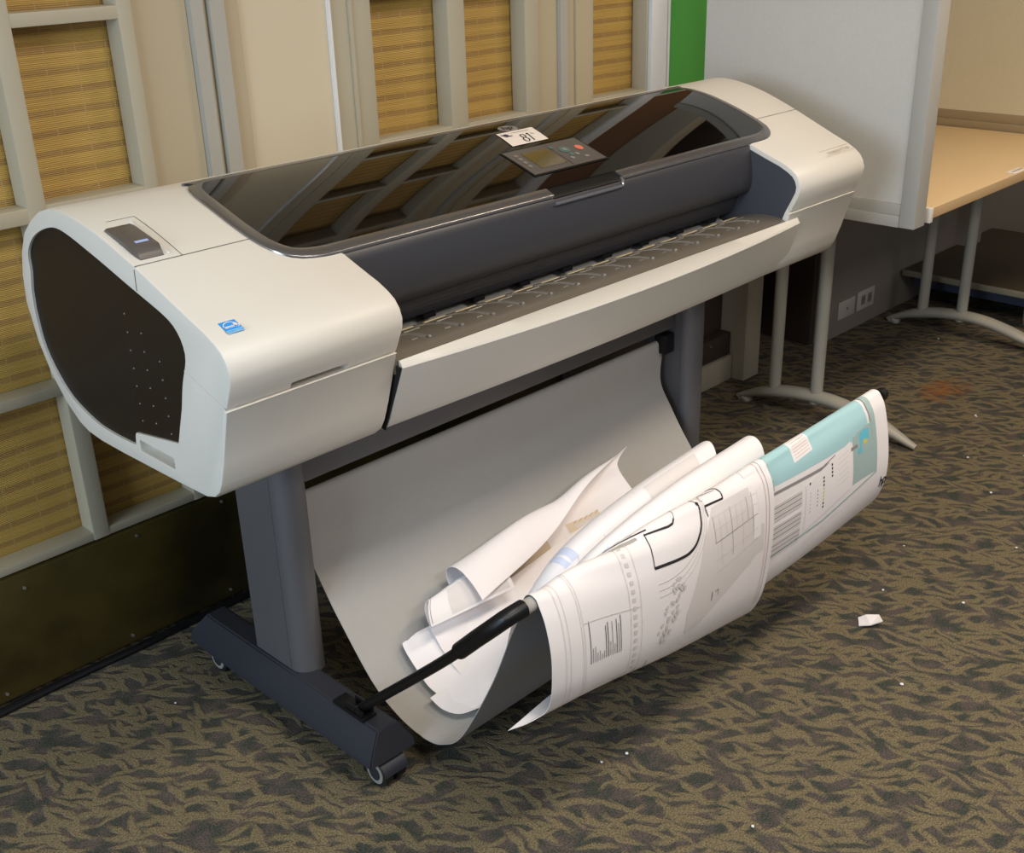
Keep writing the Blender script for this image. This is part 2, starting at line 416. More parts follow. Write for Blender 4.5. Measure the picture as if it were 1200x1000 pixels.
# right part of the window wall, under the desk height
bm = bmesh.new(); box(bm, 2.31, 3.075, 2.02, 2.189, .0, .085, .003)
tag(link('baseboard_right', bm, M_trim), kind='structure')
bm = bmesh.new(); box(bm, 2.31, 3.075, 2.03, 2.189, .086, .165, .003); box(bm, 2.31, 3.075, 2.07, 2.189, .166, .898)
stud(bm, 2.96, 2.03, .145, .004)
tag(link('trim_12', bm, [M_darkwall, M_screw]), kind='structure')
bm = bmesh.new(); box(bm, 3.08, 3.17, 1.975, 2.189, 0, 2.7, .003)
tag(link('trim_13', bm, M_trim), kind='structure')
bm = bmesh.new(); box(bm, 3.171, 3.55, 2.35, 2.40, 0, 2.7); box(bm, 3.171, 3.20, 2.19, 2.349, 0, 2.7); box(bm, 3.52, 3.55, 1.99, 2.349, 0, 2.7)
tag(link('wall_recess', bm, M_darkwall, smooth=0), kind='structure')  # the recess's shade is put into its dark brown colour
bm = bmesh.new(); box(bm, 3.551, 4.60, 1.965, 2.05, 0, 2.7); box(bm, 4.60, 4.70, 1.90, 2.05, 0, 2.7); box(bm, 4.70, 7.0, 1.965, 2.05, 0, 2.7)
tag(link('wall_right', bm, M_wallgrey, smooth=0), kind='structure')
# green card on the wall beyond the lid
bm = bmesh.new(); box(bm, 2.775, 2.99, WY - .004, WY + .009, .95, 1.25, .001, 0); box(bm, 2.785, 2.98, WY - .0055, WY - .0042, .96, 1.24, 0, 1)
tag(link('notice_card', bm, [M_gloss, M_green]), 'green notice card with white border on the wall behind the printer', 'notice')

# wall plates
def plate(name, label, cat, x0, x1, z0, z1, kind):
    r = Rooted(name, ((x0 + x1) / 2, 1.965, (z0 + z1) / 2)); tag(r.e, label, cat)
    bm = bmesh.new(); box(bm, x0, x1, 1.959, 1.9648, z0, z1, .0025); cp_ = r.part('cover_plate', bm, M_plate)
    cx, cz = (x0 + x1) / 2, (z0 + z1) / 2
    if kind == 'duplex':
        for s in (-1, 1):
            bm = bmesh.new(); box(bm, cx + s * .024 - .014, cx + s * .024 + .014, 1.9575, 1.9588, cz - .018, cz + .018, .0005)
            for d in (-.006, .006): box(bm, cx + s * .024 + d - .0012, cx + s * .024 + d + .0012, 1.9570, 1.9574, cz - .002, cz + .008, 0, 1)
            r.part('socket', bm, [M_socket, M_black], parent=cp_)
    else:
        bm = bmesh.new(); tube(bm, [(cx, 1.9588, cz), (cx, 1.957, cz)], .006, 12); r.part('jack', bm, M_socket, parent=cp_)
plate('wall_plate', 'light single-jack wall plate left of the power outlet under the desk', 'wall plate', 3.665, 3.780, .062, .130, 'jack')
plate('power_outlet', 'light duplex power outlet on the grey wall under the desk', 'outlet', 3.802, 3.925, .062, .136, 'duplex')

# lint and paper scraps on the carpet
bm = bmesh.new()
P = [(2.030, .968, .004), (2.038, .945, .012), (2.064, .930, .016), (2.090, .952, .010), (2.083, .975, .004), (2.066, .972, .013), (2.058, .985, .004)]
vs = [bm.verts.new(p) for p in P]; top = bm.faces.new(vs)
r = bmesh.ops.extrude_face_region(bm, geom=[top]); bmesh.ops.translate(bm, verts=[v for v in r['geom'] if isinstance(v, bmesh.types.BMVert)], vec=(0, 0, -.0022))
bmesh.ops.recalc_face_normals(bm, faces=bm.faces)
tag(link('paper_scrap', bm, M_paper, smooth=0), 'torn scrap of white paper lying on the open carpet', 'paper scrap')
crumb = None
for i, (x, y) in enumerate([(3.875, 1.668), (3.296, 1.271), (3.292, 1.266), (2.998, 1.16), (3.112, 1.046), (2.59, .852), (2.83, 1.02), (2.42, 1.06), (2.27, .84), (2.73, .86), (1.36, .80), (1.90, .80), (.86, 1.86), (1.36, 1.08), (1.31, 1.10), (2.20, 1.00)]):
    if crumb is None:
        bm = bmesh.new(); bmesh.ops.create_icosphere(bm, subdivisions=1, radius=.0045)
        for v in bm.verts: v.co.z = v.co.z * .6 + .0035; v.co.x *= 1 + .4 * random.random()
        o = crumb = link('lint_crumb', bm, M_paper, smooth=0)
    else: o = crumb.copy(); COL.objects.link(o)
    tag(o, 'tiny white crumb of lint on the patterned carpet', 'lint', 'white lint crumbs scattered on the carpet')
    s = [.7, .9, .5, .8, .6][i % 5]; o.location = (x, y, 0); o.scale = (s, s, s); o.rotation_euler.z = i
#@@DESK
# ------------------------------------------------------------------ desk with C-legs, partitions, platform
desk = Rooted('desk', (3.45, 1.60, 0)); tag(desk.e, 'light beech desk with curved grey metal legs behind the printer', 'desk')
bm = bmesh.new(); box(bm, 2.862, 4.02, 1.292, 1.955, .700, .729, .003)
bm.faces.ensure_lookup_table()
for f in bm.faces:
    if f.normal.z < .9 and abs(f.calc_center_median().z - .7145) < .014: f.material_index = 1
desk.part('worktop', bm, [M_desk, M_deskedge])
bm = bmesh.new(); box(bm, 2.845, 2.8615, 1.288, 1.325, .692, .731, .002); desk.part('end_clip', bm, M_clip)
def cleg(x):
    bm = bmesh.new()
    P = [(x, 1.905, .010), (x, 1.86, .030), (x, 1.79, .056), (x, 1.70, .074), (x, 1.62, .080), (x, 1.54, .076), (x, 1.45, .058), (x, 1.37, .034), (x, 1.315, .014), (x, 1.295, .008)]
    Q = cr(P, 26); rr = []
    for i in range(26):
        t = i / 25; rr.append(.010 + .014 * min(1, min(t, 1 - t) * 5))
    tube(bm, Q, rr, 14, sc=(.8, 1.15), up=(0, 0, 1)); o = desk.part('leg_foot', bm, M_desktube)
    for y, zt in ((1.775, .699), (1.628, .699)):
        bm = bmesh.new(); tube(bm, [(x, y, .06), (x, y, zt)], .019, 16); desk.part('leg', bm, M_desktube)
    bm = bmesh.new(); tube(bm, [(x, 1.885, .012), (x, 1.865, .0)], .016, 12); box(bm, x - .012, x + .012, 1.86, 1.9, 0, .012, .003); desk.part('glide', bm, M_desktube)
    bm = bmesh.new(); box(bm, x - .02, x + .02, 1.42, 1.90, .672, .6995, .002); desk.part('support_bracket', bm, M_desktube)
cleg(2.95); cleg(3.95)
tg = bmesh.new(); box(tg, 3.385, 3.470, 1.294, 1.322, .7292, .7315, .001)
for k in range(4): box(tg, 3.395 + k * .018, 3.405 + k * .018, 1.302, 1.312, .7316, .732, 0, 1)
tag(link('paper_tag', tg, [M_label, M_inkmid]), 'small white tag lying on the front edge of the beech desk', 'tag')

def partition(loc, label, x0, x1, y0, y1, z0, z1, post, fab, frm, front=-1, name='office_partition'):
    p = Rooted(name, loc); tag(p.e, label, 'partition')
    bm = bmesh.new(); box(bm, x0 + .006, x1 - .006, y0 + post, y1, z0 + .06, z1 - .03); p.part('fabric_panel', bm, fab, smooth=0)
    bm = bmesh.new(); box(bm, x0, x1, y0, y0 + post, z0, z1, .003); p.part('end_post', bm, frm)
    bm = bmesh.new(); box(bm, x0 - .002, x1 + .002, y0 + post + .0005, y1, z0, z0 + .030, .002); box(bm, x0 + .002, x1 - .002, y0 + post + .0005, y1, z0 + .0305, z0 + .0595, .001); p.part('bottom_rail', bm, frm)
    bm = bmesh.new(); box(bm, x0, x1, y0 + post + .0005, y1, z1 - .0295, z1, .002); p.part('top_rail', bm, frm)
    return p
partition((2.80, 1.6, .69), 'grey fabric office partition with metal edge post beside the printer', 2.765, 2.825, 1.292, 1.962, .690, 1.33, .042, M_partfab, M_partframe)
partition((4.06, 1.6, .74), 'tan fabric partition at the far side of the beech desk', 4.025, 4.085, .60, 1.960, .725, 1.33, .04, M_partfab2, M_partframe2)
plat = Rooted('low_platform', (4.6, 1.6, 0)); tag(plat.e, 'low dark shelf unit on the carpet behind the right desk leg', 'shelf')
bm = bmesh.new(); box(bm, 4.14, 4.95, .9, 1.955, .135, .150, .002); box(bm, 4.128, 4.1395, .9, 1.955, .128, .150, .002, 1); plat.part('shelf_board', bm, [M_shelf, M_shelfedge])
bm = bmesh.new(); box(bm, 4.20, 4.90, .95, 1.93, .075, .1345); plat.part('apron', bm, M_shelfbase)
for x in (4.22, 4.88):
    for y in (1.0, 1.50, 1.90):
        bm = bmesh.new(); tube(bm, [(x, y, 0), (x, y, .0745)], .008, 10); plat.part('leg', bm, M_screw)
#@@PRINTER
# ------------------------------------------------------------------ large format printer
PR = Rooted('large_format_printer', (1.657, 1.62, 0)); tag(PR.e, 'wide white large format printer with glossy black lid on a grey stand', 'printer')
XL, XR = .772, 2.542
def ztop(y):   # smooth roof curve
    t = 1.775 - y
    return 1.052 - (0.02 * t + 1.18 * t * t - 1.30 * t ** 3) if t > 0 else 1.052 - 1.6 * t * t
ROOF = [(y, ztop(y)) for y in [1.775 - .02 * i for i in range(0, 21)]]     # 1.775 .. 1.375
PROF = ([(1.969, .860), (1.962, .910), (1.945, .955), (1.918, .993), (1.882, 1.020), (1.845, 1.0395), (1.808, 1.0495)] + ROOF +
        [(1.352, .9275), (1.336, .917), (1.326, .904), (1.3205, .888), (1.3222, .872), (1.332, .850), (1.3415, .8300), (1.3455, .8288), (1.3455, .8270), (1.3400, .8258),
         (1.3425, .822), (1.371, .734), (1.386, .695), (1.396, .678), (1.412, .665), (1.436, .658), (1.516, .655), (1.70, .651), (1.770, .651), (1.815, .655), (1.845, .665), (1.885, .693), (1.925, .738), (1.952, .790)])
CEN = (1.62, .85)
def inset(P, d):
    """move a closed profile inwards by d"""
    out = []; n = len(P)
    for i in range(n):
        a, b, c = P[i - 1], P[i], P[(i + 1) % n]
        t = Vector((c[0] - a[0], c[1] - a[1])).normalized()
        nrm = Vector((-t.y, t.x))
        if nrm.dot(Vector((CEN[0] - b[0], CEN[1] - b[1]))) < 0: nrm = -nrm
        out.append((b[0] + nrm.x * d, b[1] + nrm.y * d))
    return out
P1_ = inset(PROF, .0015); P2_ = inset(PROF, .005)
def prof_solid(x0, x1, e0=True, e1=True, xf=None):
    L = []
    if e0: L += [(x0, P2_), (x0 + .0012, P1_), (x0 + .005, PROF)]
    else: L += [(x0, PROF)]
    if e1: L += [(x1 - .005, PROF), (x1 - .0012, P1_), (x1, P2_)]
    else: L += [(x1, PROF)]
    bm = bmesh.new()
    loft(bm, [[((x if xf is None else xf(x, p[0])), p[0], p[1]) for p in Q] for x, Q in L])
    bmesh.ops.recalc_face_normals(bm, faces=bm.faces)
    return bm
HOLE = cr([(1.921, .925), (1.915, .960), (1.879, .993), (1.821, 1.016), (1.768, 1.020), (1.670, .996), (1.574, .968), (1.480, .941), (1.450, .924), (1.437, .903), (1.4365, .88), (1.455, .84), (1.470, .795)], 60) + \
       [Vector(p) for p in [(1.484, .762), (1.497, .730), (1.632, .7085), (1.6355, .705), (1.6375, .700), (1.6395, .690), (1.641, .6845)]] + \
       cr([(1.662, .6825), (1.72, .6815), (1.784, .687), (1.866, .716), (1.924, .778), (1.937, .842), (1.933, .89)], 24)
HOLE = [(p[0], p[1]) for p in HOLE]
# left housing
LM = link('left_housing', prof_solid(XL, 1.089), M_white)
cb = bmesh.new(); loft(cb, [[(x, p[0], p[1]) for p in HOLE] for x in (XL - .01, XL + .014)]); boolean(LM, cb)
cb = bmesh.new(); box(cb, XL - .01, XL + .022, 1.520, 1.626, .678, .698, .003); boolean(LM, cb)         # latch slot
cb = bmesh.new(); box(cb, .882, .988, 1.30, 1.380, .8262, .8385, .003); boolean(LM, cb)                  # finger slot of the front door
finish_sharp(LM)
me = LM.data; me.transform(Matrix.Translation(-PR.loc)); LM.parent = PR.e
# seams lie on the surface as narrow gaps
def strip_top(bm, x0, x1, y, w=.0018, lift=.0004, mi=0):
    n = 8
    for i in range(n):
        xa, xb = x0 + (x1 - x0) * i / n, x0 + (x1 - x0) * (i + 1) / n
        bm.faces.new([bm.verts.new(p) for p in ((xa, y - w / 2, ztop(y - w / 2) + lift), (xb, y - w / 2, ztop(y - w / 2) + lift), (xb, y + w / 2, ztop(y + w / 2) + lift), (xa, y + w / 2, ztop(y + w / 2) + lift))]).material_index = mi
def strip_y(bm, x, y0, y1, w=.0012, lift=.0004, mi=0):
    n = 12
    for i in range(n):
        a, b = y0 + (y1 - y0) * i / n, y0 + (y1 - y0) * (i + 1) / n
        bm.faces.new([bm.verts.new(p) for p in ((x - w / 2, a, ztop(a) + lift), (x + w / 2, a, ztop(a) + lift), (x + w / 2, b, ztop(b) + lift), (x - w / 2, b, ztop(b) + lift))]).material_index = mi
bm = bmesh.new()
strip_top(bm, XL + .001, .985, 1.546, mi=0)
strip_y(bm, .853, 1.546, 1.680); strip_top(bm, .806, .853, 1.680, .0012)
bm.faces.new([bm.verts.new(p) for p in ((XL - .0004, 1.5455, .997), (XL - .0004, 1.5475, .997), (XL - .0004, 1.5500, .964), (XL - .0004, 1.5480, .964))])
for f in bm.faces: f.normal_update()
PR.part('panel_seam', bm, M_seam, smooth=0)
bm = bmesh.new()
bm.faces.new([bm.verts.new(p) for p in ((XL - .0005, 1.4440, .8632), (XL - .0005, 1.4445, .8650), (XL - .0005, 1.3455, .8300), (XL - .0005, 1.3450, .8283))])  # pale strip painted as the highlight along the door ledge
PR.part('door_edge', bm, M_label, smooth=0)
# black recessed side panel with a perforated field
bm = bmesh.new(); f = bm.faces.new([bm.verts.new((XL + .0045, p[0], p[1])) for p in HOLE])
r = bmesh.ops.extrude_face_region(bm, geom=[f]); bmesh.ops.translate(bm, verts=[v for v in r['geom'] if isinstance(v, bmesh.types.BMVert)], vec=(.006, 0, 0))
bmesh.ops.recalc_face_normals(bm, faces=bm.faces)
SUB = [p for p in HOLE if p[0] < 1.619 and p[1] > .7095]
i0 = max(range(len(HOLE)), key=lambda i: HOLE[i][0] > 1.619 and HOLE[i][1] > .9 and i)
SUB = [(1.619, .9815)] + SUB + [(1.619, .7115)]
f = bm.faces.new([bm.verts.new((XL + .0036, p[0], p[1])) for p in SUB]); f.material_index = 1
r = bmesh.ops.extrude_face_region(bm, geom=[f]); bmesh.ops.translate(bm, verts=[v for v in r['geom'] if isinstance(v, bmesh.types.BMVert)], vec=(.0008, 0, 0))
for (y, z0, n) in ((1.609, .915, 7), (1.565, .893, 7), (1.521, .858, 6)):
    for k in range(n):
        z = z0 - .030 * k
        bmesh.ops.create_icosphere(bm, subdivisions=1, radius=.0017, matrix=Matrix.Translation((XL + .0036, y, z)))
for f in bm.faces:
    if f.calc_area() < 6e-6 and len(f.verts) == 3: f.material_index = 2
PR.part('side_panel', bm, [M_sidepanel, M_black, M_btn])
# latch shelf inside the ring
# eject / rear switch
bm = bmesh.new()
prof = []
for (y, dz) in ((1.655, .0005), (1.650, .005), (1.64, .0065), (1.60, .009), (1.575, .011), (1.563, .008), (1.557, .0005)):
    prof.append((y, ztop(y) + dz))
loops = []
for x, s in ((.787, 0), (.790, 1), (.829, 1), (.833, 0)):
    loops.append([(x, y + (.008 if s == 0 and y < 1.57 else 0), z - (.002 if s == 0 else 0)) for y, z in prof] + [(x, 1.557, ztop(1.557) - .01), (x, 1.655, ztop(1.655) - .01)])
loft(bm, loops); bmesh.ops.recalc_face_normals(bm, faces=bm.faces)
sw = PR.part('rear_lever', bm, M_panel)
bm = bmesh.new(); y0 = 1.583
add_polys(bm, rectpolys(.800, y0, .822, y0 + .006), lambda x, y: (x, y, ztop(y) + .0108), 0)
PR.part('lever_mark', bm, M_btnblue, smooth=0, parent=sw)
# light trough the lever sits in
bm = bmesh.new()
for (xa, xb, ya, yb) in ((.834, .8385, 1.556, 1.665),):
    n = 8
    for i in range(n):
        a, b = ya + (yb - ya) * i / n, ya + (yb - ya) * (i + 1) / n
        bm.faces.new([bm.verts.new(p) for p in ((xa, a, ztop(a) + .0003), (xb, a, ztop(a) + .0022), (xb, b, ztop(b) + .0022), (xa, b, ztop(b) + .0003))])
PR.part('lever_surround', bm, M_gloss)
# sticker with the energy mark
def dec_top(x, y): return (x, y, ztop(y) + .0006)
bm = bmesh.new()
X0, Y0, W_, H_ = .801, 1.356, .027, .027
fn = lambda u, v, k=0: (X0 + u * W_, Y0 + v * H_, ztop(Y0 + v * H_) + .0005 + k)
add_polys(bm, rectpolys(0, .25, 1, 1, 1, 4), lambda u, v: fn(u, v), 0)
add_polys(bm, rectpolys(0, 0, 1, .25), lambda u, v: fn(u, v), 1)
arc = [(.10 + .8 * (1 - math.cos(t)) / 2, .55 + .34 * math.sin(t)) for t in [PI * i / 12 for i in range(13)]]
add_polys(bm, linepolys(arc, .05, .5), lambda u, v: fn(u, v, .0003), 2)
add_polys(bm, [[(x * .34 + .08, y * .34 + .42) for x, y in p] for p in textpolys('energy', 1, .02, shear=.4)], lambda u, v: fn(u, v, .0003), 2)
star = [(.80 + (.15 if k % 2 == 0 else .06) * math.sin(PI * k / 5), .66 + (.15 if k % 2 == 0 else .06) * math.cos(PI * k / 5)) for k in range(10)]
add_polys(bm, [star], lambda u, v: fn(u, v, .0003), 2)
add_polys(bm, [[(x * .15 + .06, y * .15 + .07) for x, y in p] for p in textpolys('ENERGY STAR', 1, .01)], lambda u, v: fn(u, v, .0003), 0)
tag(PR.part('energy_sticker', bm, [M_estar, M_estarl, M_label], smooth=0), 'small blue square sticker with white star mark')
# right housing: slightly splayed outer side, open-ended inner rim with slate lining
def xf(x, y): return x if x < 2.45 else x + .058 * max(0, (y - 1.33)) / .37
bm = prof_solid(2.246, 2.531, xf=xf)
RM = PR.part('right_housing', bm, M_white)
bm = bmesh.new()
PI_ = inset(PROF, .011)
inner = [(2.2455, p[0], p[1]) for p in PI_ if p[0] < 1.53 and p[1] > .845] + [(2.2455, 1.3560, .826), (2.2455, 1.3625, .808), (2.2455, 1.3700, .785)]
top = [p for p in inner]
ring = top + [(2.2455, 1.53, .775)]
ring = [p for i, p in enumerate(ring)]
f = bm.faces.new([bm.verts.new(p) for p in ring])
r = bmesh.ops.extrude_face_region(bm, geom=[f]); bmesh.ops.translate(bm, verts=[v for v in r['geom'] if isinstance(v, bmesh.types.BMVert)], vec=(-.0015, 0, 0))
bmesh.ops.recalc_face_normals(bm, faces=bm.faces)
PR.part('inner_lining', bm, M_charblue, smooth=0)
bm = bmesh.new(); strip_top(bm, 2.385, 2.566, 1.535)
PR.part('panel_seam', bm, M_seam, smooth=0)
# model lettering on the right housing
bm = bmesh.new()
fnt = lambda x, y: (x, y, ztop(y) + .0006)
add_polys(bm, linepolys([(2.395, 1.368), (2.525, 1.369)], .0008, .02), fnt, 0)
add_polys(bm, [[(2.418 + x * .0125, 1.3535 + y * .0125) for x, y in p] for p in textpolys('hp designjet T1100', 1, .01)], fnt, 0)
add_polys(bm, linepolys([(2.395, 1.3475), (2.528, 1.3485)], .0008, .02), fnt, 0)
PR.part('model_lettering', bm, M_mark, smooth=0)
# centre body under the lid (runs behind the output opening)
bm = bmesh.new()
SEC = [(1.520, .657), (1.70, .6515), (1.770, .6515), (1.845, .6655), (1.925, .7385), (1.9515, .790), (1.9685, .860), (1.9615, .910), (1.9445, .955), (1.9175, .993), (1.8815, 1.020), (1.8445, 1.0393), (1.8075, 1.0491)] + \
      [(y, z - .0006) for y, z in ROOF if y > 1.47] + [(1.465, .966), (1.475, .90), (1.50, .86), (1.56, .85), (1.56, .79), (1.52, .785)]
loft(bm, [[(x, y, z) for y, z in SEC] for x in (1.0885, 2.2465)]); bmesh.ops.recalc_face_normals(bm, faces=bm.faces)
PR.part('centre_housing', bm, M_white)
# dark curved cover under the lid lip
bm = bmesh.new()
DC = [(1.464, .9695), (1.4570, .963), (1.4535, .950), (1.4490, .925), (1.4455, .898), (1.4462, .880), (1.4500, .867), (1.4570, .858), (1.465, .8545), (1.474, .8535), (1.476, .8555), (1.474, .90), (1.470, .96)]
loft(bm, [[(x, y, z) for y, z in DC] for x in (1.0895, 2.2435)]); bmesh.ops.recalc_face_normals(bm, faces=bm.faces)
PR.part('front_cover', bm, M_char)
# ribbed pinch strip behind, dark gap
bm = bmesh.new()
SP = [(1.478, .8530)]
for k in range(5):
    y = 1.478 + .004 * k; z = .853 - .0090 * k
    SP += [(y, z - .0064), (y + .0022, z - .0068), (y + .0022, z - .0088)]
SP += [(1.505, .8075), (1.545, .8075), (1.545, .8490), (1.50, .8490)]
loft(bm, [[(x, y, z) for y, z in SP] for x in (1.0895, 2.2435)]); bmesh.ops.recalc_face_normals(bm, faces=bm.faces)
PSTRIP = PR.part('pinch_strip', bm, M_char, smooth=20)
for k in range(9):
    x = 1.16 + .125 * k
    bm = bmesh.new(); box(bm, x, x + .03, 1.500, 1.530, .794, .8045, .003)
    PR.part('pinch_roller', bm, M_void, parent=PSTRIP)
# output platen with raised ribs and markers
PL = [(1.4805, .780), (1.4790, .797), (1.4730, .8028), (1.455, .8078), (1.43, .8130), (1.408, .8155), (1.385, .8152), (1.366, .8125), (1.3525, .8075)]
C_ = [(p[0], p[1]) for p in cr([(a, b, 0) for a, b in PL], 60)]
def zpl(y):
    for (a, za), (b, zb) in zip(C_, C_[1:]):
        if b <= y <= a: return za + (zb - za) * (a - y) / (a - b)
    return .80
bm = bmesh.new()
loft(bm, [[(x, y, z) for y, z in C_ + [(1.3525, .785), (1.4805, .775)]] for x in (1.0895, 2.2435)])
bmesh.ops.recalc_face_normals(bm, faces=bm.faces)
def ribbon(bm, pts, w, h, mi):
    Q = []
    for a, b in zip(pts, pts[1:]):
        n = max(1, int(abs(a[1] - b[1]) / .003))
        Q += [(a[0] + (b[0] - a[0]) * k / n, a[1] + (b[1] - a[1]) * k / n) for k in range(n)]
    pts = Q + [pts[-1]]
    for a, b in zip(pts, pts[1:]):
        d = Vector((b[0] - a[0], b[1] - a[1])).normalized() * w / 2; n = Vector((-d.y, d.x))
        q = []
        for (px, py), s in ((a, -1), (b, -1), (b, 1), (a, 1)):
            q.append(((px + n.x * s, py + n.y * s), s))
        lo = [bm.verts.new((p[0] + n.x * s * .8, p[1] + n.y * s * .8, zpl(p[1] + n.y * s) - .001)) for p, s in q]
        hi = [bm.verts.new((p[0], p[1], zpl(p[1]) + h)) for p, s in q]
        bm.faces.new(hi).material_index = mi
        for i in range(4): bm.faces.new((lo[i], lo[(i + 1) % 4], hi[(i + 1) % 4], hi[i])).material_index = mi
for k in range(15):
    c = 1.124 + .0757 * k
    ribbon(bm, [(max(c, 1.117) - .025, 1.4635), (c + .027, 1.4635)], .0052, .0010, 2)
    if c + .075 < 2.24:
        ribbon(bm, [(c + .026, 1.458), (c + .040, 1.447), (c + .056, 1.420), (c + .066, 1.386)], .0070, .0016, 1)
        bmesh.ops.create_icosphere(bm, subdivisions=2, radius=.0046, matrix=Matrix.Translation((c + .0675, 1.381, zpl(1.381) + .0004)))
        ribbon(bm, [(c + .058, 1.438), (c + .094, 1.438)], .0045, .0012, 1)
        ribbon(bm, [(c + .036, 1.392), (c + .050, 1.392)], .0036, .0008, 1)
bm.normal_update()
for f in bm.faces:
    if len(f.verts) == 3 and f.calc_area() < 1.4e-5: f.material_index = 1
bmesh.ops.recalc_face_normals(bm, faces=bm.faces)
PR.part('output_platen', bm, [M_platen, M_ribp, M_dash], smooth=25)
# bowed lower front panel
bm = bmesh.new()
xm = 1.69; loops = []
NS = 40
for i in range(NS + 1):
    s = i / NS
    t = 2 * s - 1
    b = .040 * (1 - t * t)
    def X(z): return (1.0965 + (.806 - z) * .05) + s * ((2.287 + (.806 - z) * .26) - (1.0965 + (.806 - z) * .05))
    sec = [(1.3515, .790), (1.3515, .8075), (1.348, .8085), (1.3445 - b, .7985 + .002), (1.3425 - b, .7960), (1.3450 - b * .95, .790), (1.372 - b * .70, .730), (1.392 - b * .50, .690), (1.402 - b * .42, .674), (1.418 - b * .3, .664), (1.445, .6595), (1.515, .6565), (1.515, .670), (1.44, .70)]
    loops.append([(X(z), y - .0012, z) for y, z in sec])
loft(bm, loops); bmesh.ops.recalc_face_normals(bm, faces=bm.faces)
PR.part('front_panel', bm, M_white, smooth=30)
bm = bmesh.new()
f = bm.faces.new([bm.verts.new(p) for p in ((1.0915, 1.3415, .797), (1.0950, 1.3412, .797), (1.1010, 1.4020, .668), (1.0990, 1.4020, .668))])
r = bmesh.ops.extrude_face_region(bm, geom=[f]); bmesh.ops.translate(bm, verts=[v for v in r['geom'] if isinstance(v, bmesh.types.BMVert)], vec=(0, .05, .01))
bmesh.ops.recalc_face_normals(bm, faces=bm.faces)
PR.part('panel_gap', bm, M_void, smooth=0)
# lid
LO = [(1.016, 1.764), (.990, 1.742), (.976, 1.700), (.970, 1.640), (.969, 1.580), (.974, 1.532), (.982, 1.507), (.993, 1.488), (1.008, 1.474), (1.030, 1.4655), (1.060, 1.4605), (1.10, 1.4595), (1.40, 1.4575), (1.70, 1.4560), (2.00, 1.4570), (2.25, 1.4575),
      (2.300, 1.4580), (2.330, 1.4620), (2.352, 1.472), (2.368, 1.488), (2.3775, 1.510), (2.383, 1.56), (2.386, 1.62), (2.389, 1.68), (2.387, 1.725), (2.378, 1.752), (2.362, 1.765), (2.335, 1.770), (1.70, 1.7705), (1.045, 1.770)]
LO = [(p[0], p[1]) for p in cr([(a, b, 0) for a, b in LO], 200, True)]
def zl(y):
    return ztop(y)
cx_, cy_ = 1.68, 1.62
def shrink(P, d):
    out = []; n = len(P)
    for i in range(n):
        a, b, c = P[i - 2], P[i], P[(i + 2) % n]
        t = Vector((c[0] - a[0], c[1] - a[1])).normalized(); nr = Vector((t.y, -t.x))
        if nr.dot(Vector((cx_ - b[0], cy_ - b[1]))) < 0: nr = -nr
        out.append((b[0] + nr.x * d, b[1] + nr.y * d))
    return out
LI = shrink(LO, .022)
bm = bmesh.new()
def lring(P, h): return [(x, y, zl(y) + h) for x, y in P]
LOs = shrink(LO, .0015); LOt = shrink(LO, .005)
loft(bm, [lring(LO, -.0012), lring(LO, .0032), lring(shrink(LO, .0010), .0042), lring(shrink(LO, .0120), .0052), lring(shrink(LO, .0205), .0056), lring(LI, .0046), lring(LI, -.0010), lring(LO, -.0012)], cap0=False, cap1=False)
bmesh.ops.remove_doubles(bm, verts=bm.verts, dist=1e-6)
bmesh.ops.recalc_face_normals(bm, faces=bm.faces)
FR = link('lid_frame', bm, M_frame)
cb = bmesh.new(); box(cb, 1.588, 1.792, 1.40, 1.4830, .90, 1.1, .003); boolean(FR, cb); finish_sharp(FR); FR.data.transform(Matrix.Translation(-PR.loc)); FR.parent = PR.e
# glass: scanline grid following the roof curve
bm = bmesh.new()
G = shrink(LO, .0215)
ys = [p[1] for p in G]; ylo, yhi = min(ys) + 2e-4, max(ys) - 2e-4
def span(y):
    xs = []
    n = len(G)
    for i in range(n):
        (xa, ya), (xb, yb) = G[i], G[(i + 1) % n]
        if (ya - y) * (yb - y) < 0: xs.append(xa + (xb - xa) * (y - ya) / (yb - ya))
    return min(xs), max(xs)
rows = []
NR = 36
for j in range(NR + 1):
    y = ylo + (yhi - ylo) * (0.5 - 0.5 * math.cos(PI * j / NR))
    a, b = span(y)
    rows.append([bm.verts.new((a + (b - a) * i / 60, y, ztop(y) + .0048)) for i in range(61)])
for A, B in zip(rows, rows[1:]):
    for i in range(60): bm.faces.new((A[i], A[i + 1], B[i + 1], B[i]))
LID = PR.part('lid', bm, M_glass, smooth=60)
# finger notch in the lid's front edge
bm = bmesh.new()
loft(bm, [[(x, 1.457, .952), (x, 1.457, .9655), (x, 1.463, ztop(1.463) + .0005), (x, 1.472, ztop(1.472) + .0015), (x, 1.4828, ztop(1.4828) + .0046), (x, 1.4828, .952)] for x in (1.5885, 1.7915)]); bmesh.ops.recalc_face_normals(bm, faces=bm.faces)
PR.part('lid_notch', bm, M_black)
bm = bmesh.new()
Q = [(1.588, 1.4520, .9560)] + [(1.60, 1.4515, .9555), (1.77, 1.4515, .9555), (1.783, 1.452, .957), (1.791, 1.455, .962), (1.793, 1.462, .969)]
tube(bm, [Vector(p) for p in cr(Q, 30)], .0035, 8); PR.part('notch_trim', bm, M_silver)
